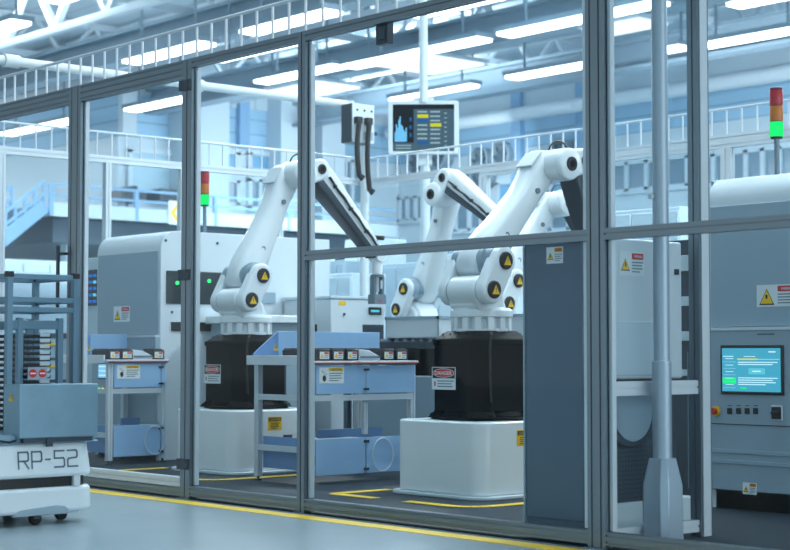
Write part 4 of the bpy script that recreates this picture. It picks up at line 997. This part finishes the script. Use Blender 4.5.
# deck + box + frame
MB().box((-Wd+.03,L0+.03,.445),(-.02,L1-.0,.455)).box((-Wd+.08,L0+.08,.455),(-.03,L1-.01,.5)).build('deck_plate',AMRB,r,bevel=.004)
by0=lp(18.5,400)[0]; by1=lp(97,400)[0]; bz0=.478; bz1=lp(60,384)[1]
bxs=MB().box((-.17,by0,bz0),(.012,by1,bz1)).build('front_box',AMRB,r,bevel=.006)
MB().box((-.02,by0+.03,.455),(.006,by1-.03,.48)).box((.0,lp(46,430)[0],.43),(.012,lp(52,430)[0],.48)).build('box_bracket',DGREY,r)
s=Sign(); q=onY(10,395,4.3+by0); s.M=faceM((-.08,by0-.0005,bz1-.07),(0,-1,0)); s.tri(0,0,.05,1,0); s.rect(-.003,-.012,.003,.012,2,1); s.build('warning_triangle',[YEL,STK],bxs)
b=MB(); b.tube([(-.02,by0+.0,.47),(-.0,by0-.05,.46),(-.01,by0-.13,.475),(-.03,by0-.2,.5)],.006,n=6); b.build('cable',BLKM,r)
# tube frame above
ft=lp(40,275)[1]
def fx(px,py,X): q=onX(px,py,X); return (X-AX,q.y-4.3,q.z)
XA=AX-.2; XB=AX-.66
pp1=fx(9,300,XA); pp2=fx(75,300,XA); zt=fx(60,275,XA)[2]
fy0,fy1=pp1[1],pp2[1]
for x in(XA-AX,XB-AX):
    for y in(fy0,fy1):
        l=MB().bar((x,y,.5),(x,y,zt),.035,.035,up=(0,1,0)).build('frame_post',FRM,r,bevel=.003); MB().box((x-.02,y-.02,zt-.02),(x+.02,y+.02,zt+.012)).build('end_cap',BLKM,l,bevel=.002)
b=MB()
for dz in(-.015,-.145,-.2):
    z=zt+dz
    for x in(XA-AX,XB-AX): b.bar((x,fy0,z),(x,fy1,z),.025,.03)
    for y in(fy0,fy1): b.bar((XA-AX,y,z),(XB-AX,y,z),.025,.03)
b.build('frame_rail',FRM,r,bevel=.002)
i0=fx(17,318,XA-.08)[1]; i1=fx(57,318,XA-.08)[1]; iz=fx(40,318,XA-.08)[2]
for x in(XA-AX-.05,XB-AX+.05):
    b=MB()
    for y in(i0,i1): b.bar((x,y,.5),(x,y,iz),.034,.034,up=(0,1,0))
    b.bar((x,i0-.05,iz-.04),(x,i1+.02,iz-.04),.025,.05); b.build('rack_support',FRM,r,bevel=.003)
# trays: individual things on the rack
tp=None; zbase=.502; nt_=17; zt2=fx(40,332,XA-.1)[2]; stp=(zt2-zbase)/nt_
for k in range(nt_):
    loc=(AX-.43,4.3+(i0+i1)/2,zbase+k*stp)
    od=['lowest','second lowest','third from the bottom','fourth from the bottom','fifth from the bottom','sixth from the bottom','seventh from the bottom','eighth from the bottom']; lbl='black slotted component tray in the rack stack on the transport robot, '+(od+['middle one']+[q_.replace('lowest','topmost').replace('second topmost','second from the top').replace('bottom','top') for q_ in od[::-1]])[k]
    if tp is None:
        tp=empty('component_tray',loc,0,lbl,'tray','trays stacked on the transport robot'); hy=(i1-i0)/2-.03
        b=MB().box((-.14,-hy,0),(.14,hy,.006))
        for s_ in(-1,1): b.box((-.14,s_*hy,0),(.14,s_*(hy-.008),stp*.55)); b.box((s_*.14,-hy,0),(s_*.132,hy,stp*.55))
        b.build('tray_body',BLKM,tp,bevel=.003)
        c_=MB().box((.12,hy*.25,0.007),(.142,hy*.9,stp*.8)); c_.build('label_card',HALLW,tp)
        g_=MB()
        for j in range(5): g_.box((-.12+j*.05,-hy+.01,.006),(-.1+j*.05,hy*.2,stp*.45))
        g_.build('divider',DGREY,tp)
    else: copy_tree(tp,loc,label=lbl)
# red sticker sign on pole of the rack
s=Sign(); s.M=faceM((-.185,lp(50,300)[0],.83),(1,0,0))
for u_ in(0,.06): s.prism([(u_+.024*math.cos(t*PI/10),.024*math.sin(t*PI/10)) for t in range(20)],'z',0,.002,0); s.rect(u_-.017,-.004,u_+.017,.004,2,1)
s.box((-.03,-.035,-.004),(.09,.035,0),2)
s.build('round_stop_sticker',[RED,STW,GREYP],r)
# dark parts shelf in the background near the rack
p=onX(38,345,-15.5)
r=empty('tool_trolley',(-15.5,p.y,0),0,'dark tool trolley with yellow handles behind the transport robot rack','trolley')
MB().box((-.3,-.3,.1),(.3,.3,1.15)).build('body',DGREY,r,bevel=.01)
for k in range(4): d=MB().box((.3,-.27,.2+.23*k),(.315,.27,.4+.23*k)).build('drawer',GREYP,r,bevel=.004); MB().box((.315,-.1,.33+.23*k),(.335,.1,.35+.23*k)).build('handle',YEL,d)
for y in(-.2,.2):
    for x in(-.2,.2): MB().cyl((x-.02,y,.05),(x+.02,y,.05),.05,n=16).build('wheel',RUB,r)
# ---------------------------------------------------------------- light
w=bpy.data.worlds.new('world'); S.world=w; w.use_nodes=True; bg=w.node_tree.nodes['Background']
bg.inputs[0].default_value=lin((210,230,236))+(1,)
# daylight enters the hall from its open +x side; the -y side behind the aisle is dimmer
wt=w.node_tree; tc=wt.nodes.new('ShaderNodeTexCoord'); dp=wt.nodes.new('ShaderNodeVectorMath'); dp.operation='DOT_PRODUCT'; dp.inputs[1].default_value=(.93,.2,.3)
wt.links.new(tc.outputs['Generated'],dp.inputs[0]); mr=wt.nodes.new('ShaderNodeMapRange'); mr.inputs['From Min'].default_value=-.3; mr.inputs['From Max'].default_value=.8; mr.inputs['To Min'].default_value=.98; mr.inputs['To Max'].default_value=1.6
wt.links.new(dp.outputs['Value'],mr.inputs['Value']); wt.links.new(mr.outputs[0],bg.inputs[1])
def area(name,loc,rot,sx,sy,e,col=(1,1,1)):
    l=bpy.data.lights.new(name,'AREA'); l.shape='RECTANGLE'; l.size=sx; l.size_y=sy; l.energy=e; l.color=col
    o=bpy.data.objects.new(name,l); COL.objects.link(o); o.location=loc; o.rotation_euler=rot; return o
CC=(.87,.965,1.0)
for i,(x,y) in enumerate([(-8,8.6),(-13,8.6),(-3,8.6),(-18,14),(-8,14),(-30,14),(-30,24),(-18,24),(-6,24),(-50,18),(-8,1)]):
    area('ceiling_lamp',(x,y,7.0),(0,0,0),5,1.2,110 if i<3 else 620 if i<10 else 60,CC)
for i,(x,y) in enumerate([(-8,6),(-8,16),(-20,10),(-20,20),(-32,16),(-32,28),(-14,28),(-48,14),(0,24)]): area('added_roof_fill',(x,y,7.9),(PI,0,0),6,1.5,450,CC)  # added fill aimed upward to brighten the roof, not real fixtures
area('added_wall_fill',(-33,29,6.8),V((1,0,.25)).to_track_quat('Z','Y').to_euler(),9,1,260,CC)  # these three are added fill that brightens the far walls, not real fixtures
area('added_wall_fill',(-12,28.5,6.8),V((0,-1,.25)).to_track_quat('Z','Y').to_euler(),26,1,700,CC)
area('added_wall_fill',(-50,18,6.8),V((0,-1,.25)).to_track_quat('Z','Y').to_euler(),16,1,300,CC)
sun=bpy.data.lights.new('daylight','SUN'); sun.energy=1.1; sun.angle=math.radians(50); sun.color=(.85,.94,1)
so=bpy.data.objects.new('daylight',sun); COL.objects.link(so); so.rotation_euler=V((1,.12,.42)).to_track_quat('Z','Y').to_euler(); so.location=(5,2,5)
S.view_settings.view_transform='Standard'; S.view_settings.look='None'; S.view_settings.gamma=1; S.view_settings.use_curve_mapping=False
S.view_settings.exposure=0.25
